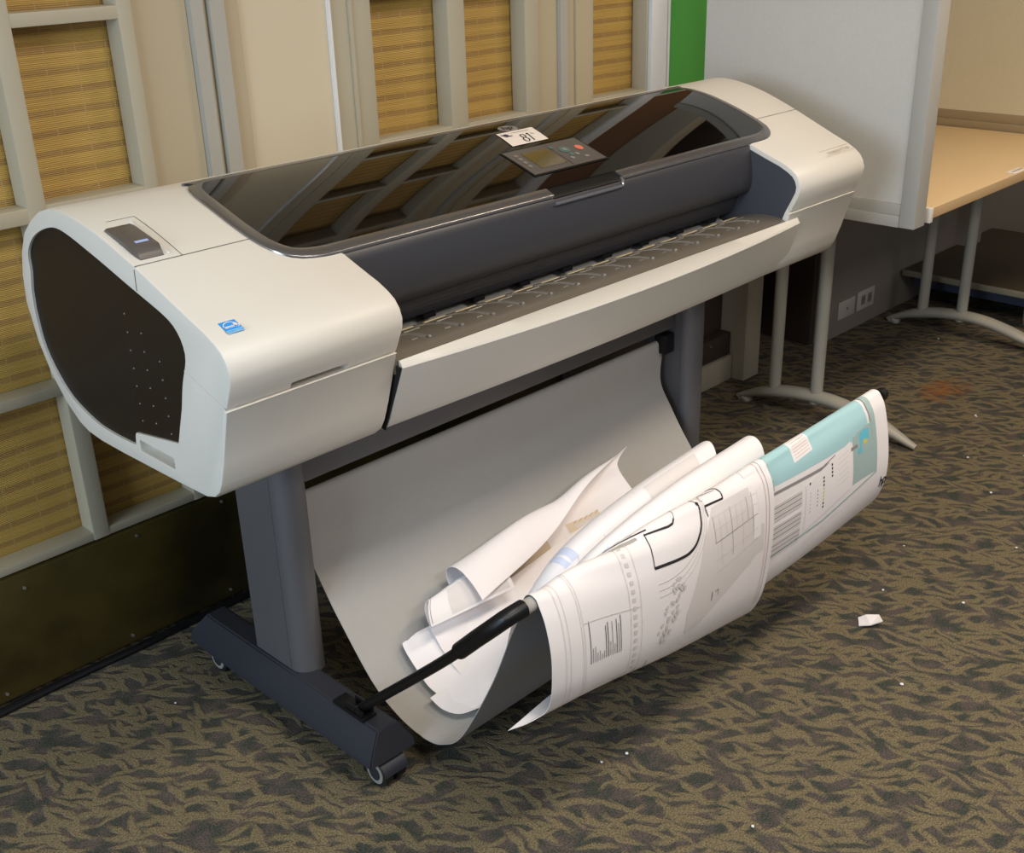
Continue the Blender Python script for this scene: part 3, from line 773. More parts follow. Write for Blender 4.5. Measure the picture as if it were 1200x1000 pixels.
# control panel
def lidpt(h): return lambda x, y: (x, y, ztop(y) + .0050 + h)
cp = bmesh.new()
add_polys(cp, rectpolys(1.605, 1.521, 1.818, 1.610, 4, 8), lidpt(.0016), 0)
for (a, b, c, d) in ((1.601, 1.517, 1.822, 1.521), (1.601, 1.610, 1.822, 1.614), (1.601, 1.521, 1.605, 1.610), (1.818, 1.521, 1.822, 1.610)):
    add_polys(cp, rectpolys(a, b, c, d, 3, 3), lidpt(.0010), 1)
CP = PR.part('control_panel', cp, [M_panel, M_black], smooth=0)
bm = bmesh.new(); add_polys(bm, rectpolys(1.641, 1.535, 1.716, 1.594, 3, 6), lidpt(.0022), 0); PR.part('display_screen', bm, M_screen, smooth=0, parent=CP)
def button(x, y, r, m, ry=None, h=.0024):
    bm = bmesh.new(); add_polys(bm, discpolys(x, y, r, 14, ry), lidpt(h), 0); return PR.part('button', bm, m, smooth=0, parent=CP)
for (x, y) in ((1.624, 1.590), (1.624, 1.577), (1.623, 1.563), (1.622, 1.549)): button(x, y, .0045, M_btn)
button(1.792, 1.573, .0095, M_btnr)
button(1.752, 1.576, .014, M_btng, .011); button(1.752, 1.576, .006, M_btn, .005, .003)
button(1.766, 1.554, .005, M_btn); button(1.742, 1.545, .005, M_btn); button(1.728, 1.592, .005, M_btng); button(1.780, 1.540, .006, M_btn, .004); button(1.752, 1.557, .006, M_btng)
bm = bmesh.new(); add_polys(bm, linepolys([(1.722, 1.525), (1.722, 1.606)], .001, .02), lidpt(.0022), 0); PR.part('keypad_divider', bm, M_black, smooth=0, parent=CP)
# round maker's mark on the lid
bm = bmesh.new()
add_polys(bm, discpolys(1.724, 1.7095, .024, 28, .018), lidpt(.0004), 0)
add_polys(bm, [[(1.7065 + x * .030, 1.7035 + y * .027) for x, y in p] for p in textpolys('hp', 1, .01, shear=.35)], lidpt(.0009), 1)
PR.part('lid_logo', bm, [M_btn, M_black], smooth=0)
# white asset sticker, number 81 written by hand
bm = bmesh.new()
add_polys(bm, rectpolys(0, 0, 1, 1, 4, 4), lambda u, v: (1.655 + u * .105 + v * .016, 1.628 + v * .063, ztop(1.628 + v * .063) + .0060), 0)
sf = lambda u, v: (1.655 + u * .105 + v * .016, 1.628 + v * .063, ztop(1.628 + v * .063) + .0065)
def hand(p, w=.035): add_polys(bm, linepolys(p, w, .05), sf, 1)
c8 = [(.52 + .055 * math.sin(t), .50 + .13 * math.cos(t) * (1 if True else 1)) for t in [2 * PI * i / 12 for i in range(13)]]
c8b = [(.50 + .065 * math.sin(t), .24 + .14 * math.cos(t)) for t in [2 * PI * i / 12 for i in range(13)]]
hand(c8); hand(c8b); hand([(.64, .56), (.69, .64), (.66, .10)])
hand([(.76, .60), (.83, .50)], .02)
add_polys(bm, linepolys([(.34, .84), (.82, .84)], .03, .1), sf, 2)
add_polys(bm, discpolys(.16, .74, .07, 12, .12), sf, 3); add_polys(bm, linepolys([(.20, .66), (.30, .66)], .06, .1), sf, 3); add_polys(bm, linepolys([(.10, .74), (.05, .84)], .05, .1), sf, 3)
tag(PR.part('asset_sticker', bm, [M_label, M_ink, M_inkmid, M_ledge], smooth=0), 'white sticker with handwritten number 81')

# ---- stand
def leg(x0):
    bm = bmesh.new(); xc = x0 + .0345; r = .0345
    sec = [(x0, 1.747), (x0, 1.6305), (x0 + .0012, 1.6300), (x0 + .0012, 1.6270), (x0, 1.6265)]
    sec += [(xc - r * math.cos(t), 1.6265 - r * math.sin(t)) for t in [PI * i / 20 for i in range(1, 20)]]
    sec += [(x0 + 2 * r, 1.6265), (x0 + 2 * r, 1.747)]
    loft(bm, [[(x, y, z) for x, y in sec] for z in (.115, .6525)]); bmesh.ops.recalc_face_normals(bm, faces=bm.faces)
    PR.part('stand_leg', bm, M_stand)
leg(1.000); leg(2.244)
bm = bmesh.new(); tube(bm, [(1.0, 1.675, .525), (.9975, 1.675, .525)], .006, 12); PR.part('screw', bm, M_screw)
bm = bmesh.new(); box(bm, 1.070, 2.2435, 1.648, 1.700, .490, .600, .004); PR.part('cross_beam', bm, M_stand)
def foot(x0):
    # x0: outer (left) bottom edge; section is a flat-topped wedge, ends sloped
    bm = bmesh.new()
    def sec(y, k, dz=0): return [(x0, y, .062 + dz), (x0 + .004, y, .082 + dz), (x0 + .036, y, .122 + dz * .3), (x0 + .080, y, .122 + dz * .3), (x0 + .106, y, .080 + dz), (x0 + .108, y, .058 + dz)]
    loops = []
    a = sec(1.342, 1); loops.append([(x, y + (.0 if z < .1 else .016), z) for x, y, z in a])
    loops.append(sec(1.365, 1)); loops.append(sec(1.90, 1)); a = sec(1.945, 1, .006); loops.append([(x, y - (.0 if z < .1 else .02), z) for x, y, z in a])
    loft(bm, loops); bmesh.ops.recalc_face_normals(bm, faces=bm.faces)
    bmesh.ops.bevel(bm, geom=[e for e in bm.edges if e.calc_face_angle(0) > .3], offset=.003, segments=2, affect='EDGES')
    fo = PR.part('foot', bm, M_foot)
    for y, d in ((1.366, 0), (1.890, 1)):
        bm = bmesh.new(); xw = x0 + .052; w = .013
        for s in (-1, 1):
            tube(bm, [(xw + s * .006, y, .030), (xw + s * .024, y, .030)], .030, 24)
        PR.part('caster_wheel', bm, M_wheel, parent=fo)
        bm = bmesh.new()
        for s in (-1, 1):
            tube(bm, [(xw + s * .0242, y, .030), (xw + s * .0262, y, .030)], .0225, 20)
            tube(bm, [(xw + s * .0264, y, .030), (xw + s * .0272, y, .030)], .015, 16, 1)
        tube(bm, [(xw, y, .03), (xw, y + .012, .068)], .006, 10, 1)
        # hood over the wheel
        A = [PI * i / 10 for i in range(11)]
        loft(bm, [[(xw + dx, y + math.cos(t) * .0335, .034 + math.sin(t) * .0265) for t in A] + [(xw + dx, y + math.cos(t) * .0305, .034 + math.sin(t) * .0235) for t in reversed(A)] for dx in (-.027, .027)], mi=1)
        PR.part('caster_fork', bm, [M_hub, M_foot], parent=fo)
foot(.957); foot(2.245)
# ---- catch basket: rods, fabric
bm = bmesh.new(); tube(bm, [(1.070, 1.678, .447), (2.2435, 1.678, .447)], .006, 12); PR.part('rear_rod', bm, M_black)
bm = bmesh.new(); box(bm, 2.205, 2.2435, 1.648, 1.684, .424, .476, .005); PR.part('rod_bracket', bm, M_black); bm = bmesh.new(); box(bm, 1.070, 1.092, 1.648, 1.684, .424, .476, .005); PR.part('rod_bracket', bm, M_black)
bm = bmesh.new(); tube(bm, [(1.045, 1.05, .484), (2.195, 1.05, .484)], .0088, 14); PR.part('front_rod', bm, M_black)
def arm(x, xe, s, piv):
    Q = cr([piv, (x, 1.20, .335), (x, 1.10, .434), (x + s * .004, 1.068, .466), (x + s * .016, 1.053, .482), (xe, 1.05, .485)], 30)
    bm = bmesh.new(); tube(bm, Q[:24], .0095, 12); PR.part('basket_arm', bm, M_black)
    bm = bmesh.new(); tube(bm, Q[20:], .0145, 16); PR.part('arm_elbow', bm, M_black)
bm = bmesh.new(); tube(bm, [(1.060, 1.05, .484), (1.0895, 1.05, .484)], .0122, 18); PR.part('rod_sleeve', bm, M_fabric)
arm(1.012, 1.062, 1, (1.008, 1.425, .130)); arm(2.212, 2.170, -1, (2.284, 1.425, .130))
for x in (.993, 2.284):
    bm = bmesh.new(); box(bm, x - .016 + .012, x + .016 + .012, 1.395, 1.485, .1225, .130, .002); box(bm, x - .002, x + .004, 1.40, 1.45, .1302, .142, .002); box(bm, x + .022, x + .028, 1.40, 1.45, .1302, .142, .002)
    tube(bm, [(x + .030, 1.425, .137), (x - .004, 1.425, .137)], .004, 8)
    PR.part('arm_pivot', bm, M_black)
FAB = [(1.6850, .4460), (1.6835, .4540), (1.6775, .4570), (1.6710, .4530), (1.6690, .445), (1.6685, .420), (1.6680, .345), (1.630, .285), (1.575, .213), (1.484, .114), (1.412, .074), (1.340, .063), (1.288, .078), (1.232, .129), (1.149, .281), (1.095, .408), (1.0635, .468), (1.0605, .480), (1.0575, .489), (1.050, .4938), (1.0425, .490), (1.0395, .481), (1.0420, .474)]
bm = bmesh.new()
F_ = cr([(a, b, 0) for a, b in FAB], 190)
nx = 24
grid = [[((1.090 - .012 * j / 190) + (2.222 - .055 * j / 190 - 1.090 + .012 * j / 190) * i / nx, p[0], p[1] + .004 * math.sin(PI * i / nx) * (-1 if .1 < j / 190 < .8 else 0) * math.sin(PI * j / 190)) for j, p in enumerate(F_)] for i in range(nx + 1)]
R_ = [[bm.verts.new(p) for p in g] for g in grid]
for A, B in zip(R_, R_[1:]):
    for k in range(len(A) - 1): bm.faces.new((A[k], A[k + 1], B[k + 1], B[k]))
bm.normal_update()
# second skin below: darker outer side
dn = [[(v.co.copy(), v.normal.copy()) for v in A] for A in R_]
s = 1
mid = dn[nx // 2][95]
if (Vector((mid[0].x, 1.35, .45)) - mid[0]).dot(mid[1]) < 0: s = -1
R2 = [[bm.verts.new(c - n * s * .0014) for c, n in A] for A in dn]
for A, B in zip(R2, R2[1:]):
    for k in range(len(A) - 1): bm.faces.new((A[k], B[k], B[k + 1], A[k + 1])).material_index = 1
for i in range(nx):
    for k in (0, len(F_) - 1): bm.faces.new((R_[i][k], R_[i + 1][k], R2[i + 1][k], R2[i][k]))
for k in range(len(F_) - 1):
    for i in (0, nx): bm.faces.new((R_[i][k], R_[i][k + 1], R2[i][k + 1], R2[i][k]))
bmesh.ops.recalc_face_normals(bm, faces=bm.faces)
PR.part('basket_fabric', bm, [M_fabric, M_fabout], smooth=60)
#@@PAPERS
# ------------------------------------------------------------------ printed sheets
class Sheet:
    """sections: 3D polylines (rows along X); resampled smooth grid, thin solid with printed marks in the same mesh.
    u runs across the rows, v along each polyline; out = +1/-1 picks the printed side."""
    def __init__(s, rows, nu=40, nv=60, out=1):
        R0 = [cr(r, nv) for r in rows]
        cols = [cr([R0[i][j] for i in range(len(R0))], nu) if len(R0) > 2 else [R0[0][j].lerp(R0[1][j], i / (nu - 1)) for i in range(nu)] for j in range(nv)]
        s.g = [[cols[j][i] for j in range(nv)] for i in range(nu)]; s.nu, s.nv, s.out = nu, nv, out
        s.bm = bmesh.new()
        s.n = [[s._n(i, j) for j in range(nv)] for i in range(nu)]
        T = .0007
        A = [[s.bm.verts.new(s.g[i][j] + s.n[i][j] * T / 2) for j in range(nv)] for i in range(nu)]
        B = [[s.bm.verts.new(s.g[i][j] - s.n[i][j] * T / 2) for j in range(nv)] for i in range(nu)]
        for i in range(nu - 1):
            for j in range(nv - 1):
                s.bm.faces.new((A[i][j], A[i + 1][j], A[i + 1][j + 1], A[i][j + 1])); s.bm.faces.new((B[i][j], B[i][j + 1], B[i + 1][j + 1], B[i + 1][j]))
        for i in range(nu - 1):
            for j in (0, nv - 1): s.bm.faces.new((A[i][j], B[i][j], B[i + 1][j], A[i + 1][j]))
        for j in range(nv - 1):
            for i in (0, nu - 1): s.bm.faces.new((A[i][j], A[i][j + 1], B[i][j + 1], B[i][j]))
        bmesh.ops.recalc_face_normals(s.bm, faces=s.bm.faces)
        s.mats = [M_paper]; s.vm = lambda u, v: v
    def _n(s, i, j):
        a = s.g[min(i + 1, s.nu - 1)][j] - s.g[max(i - 1, 0)][j]; b = s.g[i][min(j + 1, s.nv - 1)] - s.g[i][max(j - 1, 0)]
        return a.cross(b).normalized() * s.out
    def at(s, u, v, h=.0009):
        v = s.vm(u, v)
        x = min(max(u, 0), 1) * (s.nu - 1); y = min(max(v, 0), 1) * (s.nv - 1)
        i = min(int(x), s.nu - 2); j = min(int(y), s.nv - 2); fx, fy = x - i, y - j
        def bl(G): return (G[i][j] * (1 - fx) + G[i + 1][j] * fx) * (1 - fy) + (G[i][j + 1] * (1 - fx) + G[i + 1][j + 1] * fx) * fy
        return bl(s.g) + bl(s.n).normalized() * h
    def mi(s, m):
        if m not in s.mats: s.mats.append(m)
        return s.mats.index(m)
    def polys(s, P, m, h=.0009):
        k = s.mi(m)
        add_polys(s.bm, P, lambda u, v: s.at(u, v, h), k)
    def rect(s, u0, v0, u1, v1, m, h=.0008):
        s.polys(rectpolys(u0, v0, u1, v1, max(1, int(abs(u1 - u0) * 30)), max(1, int(abs(v1 - v0) * 240))), m, h + .0003)
    def line(s, pts, w, m, h=.0010): s.polys(linepolys(pts, w, .005), m, h + .0002)
    def text(s, body, u, v, su, sv, m, bold=0.0, h=.0011, rot=0):
        P = textpolys(body, 1, bold)
        c, q = math.cos(rot), math.sin(rot)
        s.polys([[(u + (x * c - y * q) * su, v - (x * q + y * c) * sv) for x, y in p] for p in P], m, h)
    def done(s, name, label, cat='paper sheet', group=None):
        o = link(name, s.bm, s.mats, None, 50)
        c = s.g[0][0].copy(); o.data.transform(Matrix.Translation(-c)); o.location = c
        return tag(o, label, cat, group)
#@@SHEETS
SH={}
def XS(x,L): return [(x,y,z) for y,z in L]
ROD=[(1.0645,.4895),(1.0590,.4970),(1.050,.5000),(1.0410,.4970),(1.0355,.4895)]
back=[(1.250,.135),(1.168,.290),(1.118,.400),(1.087,.455)]
SH['P1']=[[(1.31,1.250,.135),(1.22,1.168,.290),(1.135,1.118,.400),(1.096,1.087,.455)]+[(1.080,y,z) for y,z in ROD]+[(1.080,1.020,.455),(1.080,1.009,.400),(1.081,1.011,.335),(1.084,1.024,.293),(1.074,1.036,.277),(1.052,1.043,.273),(1.020,1.050,.276)],
 XS(1.200,back+ROD+[(1.017,.455),(1.007,.400),(1.005,.340),(1.012,.295),(1.028,.266),(1.050,.256),(1.078,.260)]),
 XS(1.420,back+ROD+[(1.016,.460),(1.004,.400),(1.002,.330),(1.009,.270),(1.028,.225),(1.062,.202),(1.105,.205)]),
 XS(1.712,[(y,z+.001) for y,z in back+ROD]+[(1.020,.462),(1.012,.410),(1.011,.330),(1.022,.230),(1.045,.168),(1.076,.140),(1.120,.128)])]
b2=[(1.254,.131),(1.172,.286),(1.122,.396),(1.090,.452)]
R2=[(1.0632,.4885),(1.0582,.4957),(1.050,.4985),(1.0418,.4957),(1.0375,.4888)]
SH['P2']=[XS(1.640,b2+R2+[(1.028,.455),(1.022,.400),(1.022,.320),(1.030,.245),(1.048,.205),(1.078,.185),(1.115,.180)]),
 XS(1.900,b2+[(y,z+.003) for y,z in R2]+[(1.021,.462),(1.011,.400),(1.009,.330),(1.016,.265),(1.034,.223),(1.066,.200),(1.104,.196)]),
 XS(2.150,b2+[(1.0650,.495),(1.0600,.503),(1.0510,.507),(1.041,.506),(1.034,.498),(1.022,.475),(1.008,.413),(1.001,.343),(1.008,.286),(1.030,.240),(1.062,.216),(1.098,.206)])]
SH['P3']=[XS(1.280,[(1.245,.150),(1.230,.200),(1.225,.245),(1.232,.275),(1.252,.288),(1.280,.272),(1.300,.225),(1.315,.170)]),
 XS(1.400,[(1.235,.150),(1.215,.230),(1.208,.300),(1.222,.350),(1.252,.366),(1.286,.345),(1.315,.280),(1.335,.200)]),
 XS(1.600,[(1.235,.150),(1.212,.250),(1.207,.340),(1.222,.392),(1.252,.409),(1.290,.385),(1.325,.310),(1.345,.220)]),
 [(1.800,1.235,.160),(1.803,1.210,.270),(1.812,1.205,.360),(1.822,1.222,.415),(1.836,1.252,.434),(1.836,1.290,.405),(1.830,1.330,.330),(1.825,1.350,.240)]]
SH['P4']=[XS(1.230,[(1.215,.165),(1.180,.240),(1.150,.300),(1.146,.335),(1.162,.350),(1.184,.335),(1.205,.290),(1.222,.230)]),
 XS(1.370,[(1.215,.175),(1.165,.290),(1.132,.370),(1.135,.405),(1.155,.420),(1.180,.400),(1.205,.340),(1.225,.260)]),
 XS(1.600,[(1.215,.180),(1.165,.300),(1.128,.395),(1.132,.440),(1.155,.458),(1.184,.435),(1.215,.360),(1.235,.270)]),
 XS(1.850,[(1.215,.180),(1.165,.305),(1.126,.400),(1.130,.450),(1.155,.470),(1.186,.448),(1.217,.370),(1.237,.280)])]
SH['A0']=[XS(1.330,[(1.42,.100),(1.47,.135),(1.520,.190),(1.534,.228),(1.520,.249),(1.490,.252),(1.455,.234),(1.428,.209)]),
 XS(1.560,[(1.42,.100),(1.49,.155),(1.535,.215),(1.544,.248),(1.530,.267),(1.508,.265),(1.484,.246),(1.469,.228)]),
 XS(1.750,[(1.42,.108),(1.49,.166),(1.535,.226),(1.547,.256),(1.545,.272),(1.536,.281),(1.525,.284),(1.512,.280)]),
 [(1.905,1.42,.130),(1.900,1.46,.168),(1.897,1.500,.209),(1.883,1.522,.247),(1.876,1.530,.270),(1.880,1.534,.280),(1.895,1.537,.291),(1.922,1.540,.304)]]
SH['A3']=[[(1.235,1.40,.095),(1.235,1.45,.130),(1.240,1.495,.175),(1.244,1.505,.205),(1.244,1.492,.223),(1.228,1.476,.216),(1.218,1.462,.203),(1.216,1.455,.190)],
 XS(1.430,[(1.40,.095),(1.46,.135),(1.508,.190),(1.516,.222),(1.500,.242),(1.474,.232),(1.448,.206),(1.436,.188)])]
SH['A1']=[[(1.212,1.500,.158),(1.190,1.500,.152),(1.174,1.497,.149),(1.170,1.450,.112),(1.169,1.405,.088),(1.185,1.340,.080),(1.200,1.280,.100),(1.210,1.230,.160)],
 XS(1.400,[(1.484,.168),(1.470,.152),(1.455,.140),(1.430,.124),(1.395,.106),(1.335,.098),(1.280,.115),(1.230,.180)]),
 XS(1.700,[(1.504,.184),(1.485,.166),(1.465,.150),(1.435,.130),(1.395,.108),(1.335,.100),(1.280,.115),(1.230,.180)]),
 XS(2.090,[(1.523,.200),(1.500,.178),(1.475,.156),(1.440,.130),(1.395,.106),(1.335,.098),(1.280,.115),(1.230,.180)])]
SH['A2']=[[(1.150,1.395,.088),(1.150,1.360,.080),(1.160,1.325,.082),(1.184,1.305,.090),(1.210,1.250,.135),(1.222,1.190,.235),(1.228,1.150,.310),(1.230,1.125,.360)],
 XS(1.70,[(1.44,.095),(1.380,.079),(1.325,.080),(1.290,.092),(1.240,.140),(1.190,.230),(1.150,.310),(1.125,.365)]),
 XS(2.05,[(1.44,.095),(1.380,.079),(1.325,.080),(1.290,.092),(1.240,.140),(1.190,.230),(1.150,.310),(1.125,.365)])]
# big floor plan draped over the front rod
s = Sheet(SH['P1'], 40, 150, -1); s.vm = lambda u, v: v + (v - .47) * .30 * (1 - min(1, max(0, (u - .6) / .3)))
K = M_ink; Fn = M_inkfaint; Md = M_inkmid
def wash(s, P, m, h=.0007, n=14):
    """P: left/right v limits as list of (u, va, vb)"""
    n *= 4; h += .0002
    out = []
    for (u0, a0, b0), (u1, a1, b1) in zip(P, P[1:]):
        q_ = max(3, int(abs(u1 - u0) * 30))
        for i in range(q_):
            ua, ub = u0 + (u1 - u0) * i / q_, u0 + (u1 - u0) * (i + 1) / q_
            for k in range(n):
                f = lambda t, q: (a0 + (a1 - a0) * t) * (1 - q) + (b0 + (b1 - b0) * t) * q
                t0, t1 = i / q_, (i + 1) / q_
                out.append([(ua, f(t0, k / n)), (ub, f(t1, k / n)), (ub, f(t1, (k + 1) / n)), (ua, f(t0, (k + 1) / n))])
    s.polys(out, m, h)
wash(s, [(.552, .70, .745), (.60, .635, .742), (.64, .58, .738), (.70, .535, .73), (.88, .535, .715), (.882, .625, .71), (.945, .635, .70)], M_inkgrey)
arc = [(.417, .594), (.531, .591), (.575, .586), (.610, .573), (.637, .553), (.650, .528), (.650, .517)]
arc = [(p.x, p.y) for p in cr([(a, b, 0) for a, b in arc], 40)]
s.line(arc, .0055, K)
s.line([(.417, .594), (.422, .559), (.423, .526)], .003, K)
s.line([(.42, .529), (.513, .532), (.532, .530), (.541, .523)], .0042, K)
s.line([(.541, .524), (.551, .512), (.556, .500), (.553, .484), (.53, .476), (.45, .474)], .002, Md)
s.line([(.436, .520), (.388, .519), (.34, .517), (.28, .517)], .0034, K)
s.line([(.388, .519), (.375, .505), (.35, .500), (.315, .502), (.29, .512)], .0018, Md)
s.line([(.648, .517), (.64, .503), (.615, .492), (.585, .488)], .0022, K)
s.polys(discpolys(.6495, .518, .006, 10, .004), K, .0012)
s.line([(.757, .531), (.762, .520), (.759, .505), (.752, .492), (.735, .483)], .0045, K)
s.line([(.757, .531), (.673, .528), (.676, .546)], .0036, K)
s.line([(.748, .507), (.675, .503), (.667, .515), (.673, .519)], .002, Md)
for r_, w_ in ((.05, .0016), (.075, .0014), (.10, .0014)):
    s.line([(.423 + .23 * math.sin(t) * (1 + r_), .505 + (.094 + r_ * .5) * math.cos(t)) for t in [PI / 2 * i / 10 for i in range(11)]], w_, Fn)
# column of notes, drawn as fine strokes running around the rod
random.seed(3)
for k in range(15):
    u = .139 + .0085 * k; v1 = .738 - .004 * (k / 15); L = [.085, .03, .032, .018, .02, .012, .016, .065, .07, .03, .068, .022, .07, .06, .075][k]
    s.line([(u, v1 - L), (u, v1)], .0022, M_inkmid if k not in (0, 7, 8, 12, 14) else K)
# faint sheet borders, walls, grid of parking bays
for u in (.050, .066, .112, .120): s.line([(u, .50), (u, .86)], .0016, Fn)
for v in (.655, .795): s.line([(.12, v), (.34, v)], .0016, Fn)
for u in (.30, .345): s.line([(u, .53), (u, .80)], .0018, Fn)
for k in range(16): s.rect(.312, .54 + k * .016, .325, .548 + k * .016, Fn)
random.seed(5)
for cu, cv in ((.505, .645), (.445, .725), (.475, .685)):
    for k in range(15):
        a = random.random() * 6.28; r = random.random() ** .5
        s.polys(discpolys(cu + .030 * r * math.cos(a), cv + .020 * r * math.sin(a), .006, 7, .0045), Fn, .0010 + .0001 * k)
for k in range(9):
    u = .69 + .028 * k
    s.line([(u, .55), (u, .60 + .05 * (k % 2))], .0014, Md if k % 3 == 0 else M_inkfaint, .0012)
for v in (.552, .575, .60, .635, .66): s.line([(.69, v), (.91, v + .004)], .0014, M_inkmid if v == .60 else Fn, .0012)
s.line([(.672, .712), (.674, .694)], .0025, K, .0012); s.line([(.690, .700), (.705, .700), (.705, .712)], .0022, Md, .0012)
for u, v, L in ((.25, .80, .02), (.262, .805, .03), (.275, .80, .015), (.39, .78, .03), (.34, .79, .02), (.20, .85, .02)):
    s.line([(u, v), (u, v + L)], .0025, M_inkmid)
    s.line([(u + .008, v + .01), (u + .008, v + L + .012)], .0018, Fn)
s.rect(.885, .545, .925, .66, M_paper, .0009)
s.line([(.955, .47), (.957, .86)], .0026, M_pink); s.line([(.972, .47), (.972, .86)], .0018, Md)
s.done('floor_plan_print', 'large white floor plan print draped over the front basket rod at the left', 'print')
# teal diagnostic page on the same rod, further right
s = Sheet(SH['P2'], 40, 150, -1); s.vm = lambda u, v: v + (v - .45) * .13 * (1 - u) + .003
wash(s, [(.150, .40, .586), (.2, .40, .590), (.5, .41, .606), (.845, .42, .622)], M_teal)
wash(s, [(.31, .498, .568), (.44, .502, .566)], M_paper, .0009, 4)
for k in range(9): s.line([(.325 + .0, .506 + .0068 * k), (.43, .506 + .0066 * k)], .0014, M_pink, .0012)
wash(s, [(.150, .600, .607), (.5, .621, .629), (.862, .636, .646)], M_inkmid, .0009, 3)
wash(s, [(.862, .44, .646), (.870, .44, .646)], M_inkmid, .0008, 8)
wash(s, [(.870, .44, .745), (.905, .44, .748)], M_tealgrey, .0008, 14)
wash(s, [(.718, .606, .734), (.79, .612, .738), (.87, .64, .744)], M_tealgrey, .0008, 10)
s.rect(.752, .602, .868, .668, M_tealgrey, .00085)
wash(s, [(.768, .612, .650), (.80, .606, .632), (.845, .612, .640)], M_cyan, .0011, 4); s.polys(discpolys(.812, .632, .022, 14, .016), M_yel, .0013)
s.rect(.755, .645, .785, .66, M_cyan, .0012)
wash(s, [(.0, .752, .757), (.5, .765, .770), (.905, .748, .753)], M_tealgrey, .0009, 3)
random.seed(9)
for b0, b1 in ((.632, .672), (.682, .715), (.725, .757)):
    wash(s, [(.12, b0, b1), (.345, b0 + .012, b1 + .006)], M_inkgrey, .0009, 5)
    for k in range(7):
        v = b0 + .006 * k
        s.line([(.12, v), (.34, v + .010)], .0022, Md if k % 2 else Fn, .0012)
wash(s, [(.372, .636, .758), (.70, .610, .738)], M_paper, .00095, 8)
for u, v0, n, m in ((.556, .633, 4, K), (.495, .650, 9, M_ink), (.452, .672, 5, Md), (.398, .640, 1, K), (.402, .665, 6, M_pink)):
    for k in range(n):
        s.polys(discpolys(u, v0 + .0095 * k, .0055 if m is K else .0036, 8, .0036 if m is K else .0026), (M_yel if (u == .495 and 2 < k < 7) else m), .0013)
for k in range(6): s.line([(.60, .632 + .014 * k), (.68, .628 + .014 * k)], .0012, Fn, .0013)
s.line([(.47, .622), (.58, .615)], .0025, Md, .0013)
s.rect(.135, .572, .165, .598, M_tealgrey, .0012)
for k in range(3): s.line([(.06, .80 + .012 * k), (.62 - .1 * k, .778 + .012 * k)], .0012, Fn)
s.text('hp', .948, .815, .055, .046, K, .02)
s.done('diagnostic_print', 'white and teal printed page draped over the front rod, rightmost sheet', 'print')
s = Sheet(SH['P3'], 30, 110, 1)
s.rect(.18, .50, .245, .62, M_blue); s.rect(.62, .42, .90, .56, M_inkgrey, .0006); s.line([(.1, .40), (.95, .40)], .002, Fn)
for k in range(5): s.line([(.2 + .13 * k, .42), (.24 + .13 * k, .50)], .002, Fn)
s.done('rolled_print', 'rolled white print in the basket, the farther of the two rolls behind the rod', 'print', 'rolled prints behind the rod')
s = Sheet(SH['P4'], 30, 110, 1)
s.rect(.20, .48, .26, .58, M_blue); s.line([(.1, .46), (.95, .46)], .002, Fn); s.line([(.12, .40), (.95, .40)], .0016, M_tan)
s.done('rolled_print', 'rolled white print in the basket, the nearer of the two rolls behind the rod', 'print', 'rolled prints behind the rod')
s = Sheet(SH['A0'], 40, 110, 1)
s.rect(.62, .44, .80, .52, M_tan); s.rect(.66, .455, .78, .485, M_inkgrey, .001); s.rect(.24, .28, .50, .48, M_tan, .0006)
for k in range(5): s.line([(.66 + .03 * k, .50), (.68 + .03 * k, .52)], .003, Md)
s.rect(.10, .22, .18, .30, M_inkgrey); s.line([(.20, .25), (.20, .33)], .004, Md)
s.done('curled_print', 'white print in the basket with its top corner curled over and pointed tip', 'print')
s = Sheet(SH['A3'], 24, 100, -1)
s.rect(.06, .56, .55, .72, M_blue, .0006); s.rect(.25, .76, .95, .98, M_inkgrey, .0007); s.line([(.02, .62), (.02, .98)], .006, Md)
s.done('curled_print', 'small rounded curl of printed paper at the left end of the curled print', 'print')
s = Sheet(SH['A1'], 40, 50, 1)
s.done('blank_sheet', 'large blank white sheet lying over the papers in the basket', 'paper sheet')
s = Sheet(SH['A2'], 40, 50, 1)
s.done('blank_sheet', 'lowest white sheet in the basket, its pointed corner nearest the left foot', 'paper sheet')
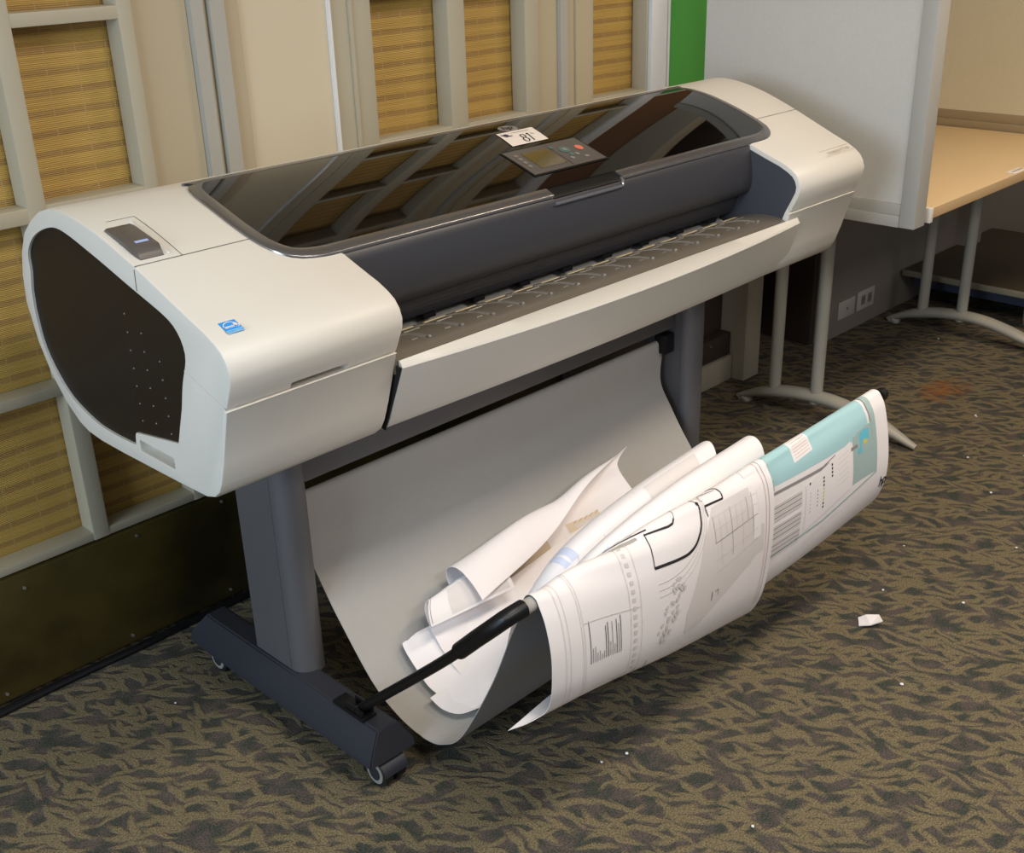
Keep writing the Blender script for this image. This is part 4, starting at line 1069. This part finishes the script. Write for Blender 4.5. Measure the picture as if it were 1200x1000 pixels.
#@@END
# ------------------------------------------------------------------ light and camera
def area(name, loc, target, size, power, col, sy=None):
    l = bpy.data.lights.new(name, 'AREA'); l.shape = 'RECTANGLE'; l.size = size; l.size_y = sy or size; l.energy = power; l.color = col
    o = bpy.data.objects.new(name, l); COL.objects.link(o); o.location = loc
    o.rotation_euler = (Vector(target) - Vector(loc)).to_track_quat('-Z', 'Y').to_euler()
    return o
area('ceiling_light_a', (1.0, .30, 2.66), (1.0, .30, 0), 1.2, 28, (1, .945, .88), .45)  # unseen ceiling lamp, assumed from the shadow under the printer body
area('ceiling_light_b', (3.2, .25, 2.66), (3.2, .25, 0), 1.2, 38, (1, .83, .65), .45)  # second unseen ceiling lamp, assumed for the warmer light on the right
area('ceiling_light_c', (1.5, -1.2, 2.6), (1.5, 0.4, .4), 1.2, 29, (1, .96, .95), .5)  # unseen fill lamp added in front to brighten the sheets and front faces
area('window_daylight', (-2.3, .8, 1.5), (1.0, 1.2, .8), 1.6, 86, (.64, .81, 1.0), 1.4)  # unseen cool lamp added for assumed daylight, tints the left faces; no window built
w = bpy.data.worlds.new('world'); S.world = w; w.use_nodes = True
w.node_tree.nodes['Background'].inputs[0].default_value = (.80, .86, 1.0, 1); w.node_tree.nodes['Background'].inputs[1].default_value = .21

cam = bpy.data.cameras.new('camera'); co = bpy.data.objects.new('camera', cam); COL.objects.link(co)
cam.sensor_width = 36; cam.lens = 1344.37 / 1200 * 36; cam.clip_start = .01
yaw, pit, rol = 0.78543427, 0.42102468, 0.03100543
fw = Vector((math.sin(yaw) * math.cos(pit), math.cos(yaw) * math.cos(pit), -math.sin(pit)))
rt = Vector((math.cos(yaw), -math.sin(yaw), 0)); dn_ = fw.cross(rt)
r1 = rt * math.cos(rol) + dn_ * math.sin(rol); d1 = -rt * math.sin(rol) + dn_ * math.cos(rol)
M = Matrix((( r1.x, -d1.x, -fw.x, 0), (r1.y, -d1.y, -fw.y, 0), (r1.z, -d1.z, -fw.z, 1.46), (0, 0, 0, 1)))
co.matrix_world = M
S.camera = co
S.view_settings.view_transform = 'Standard'; S.view_settings.look = 'None'; S.view_settings.gamma = 1; S.view_settings.use_curve_mapping = False
S.view_settings.exposure = 0.0
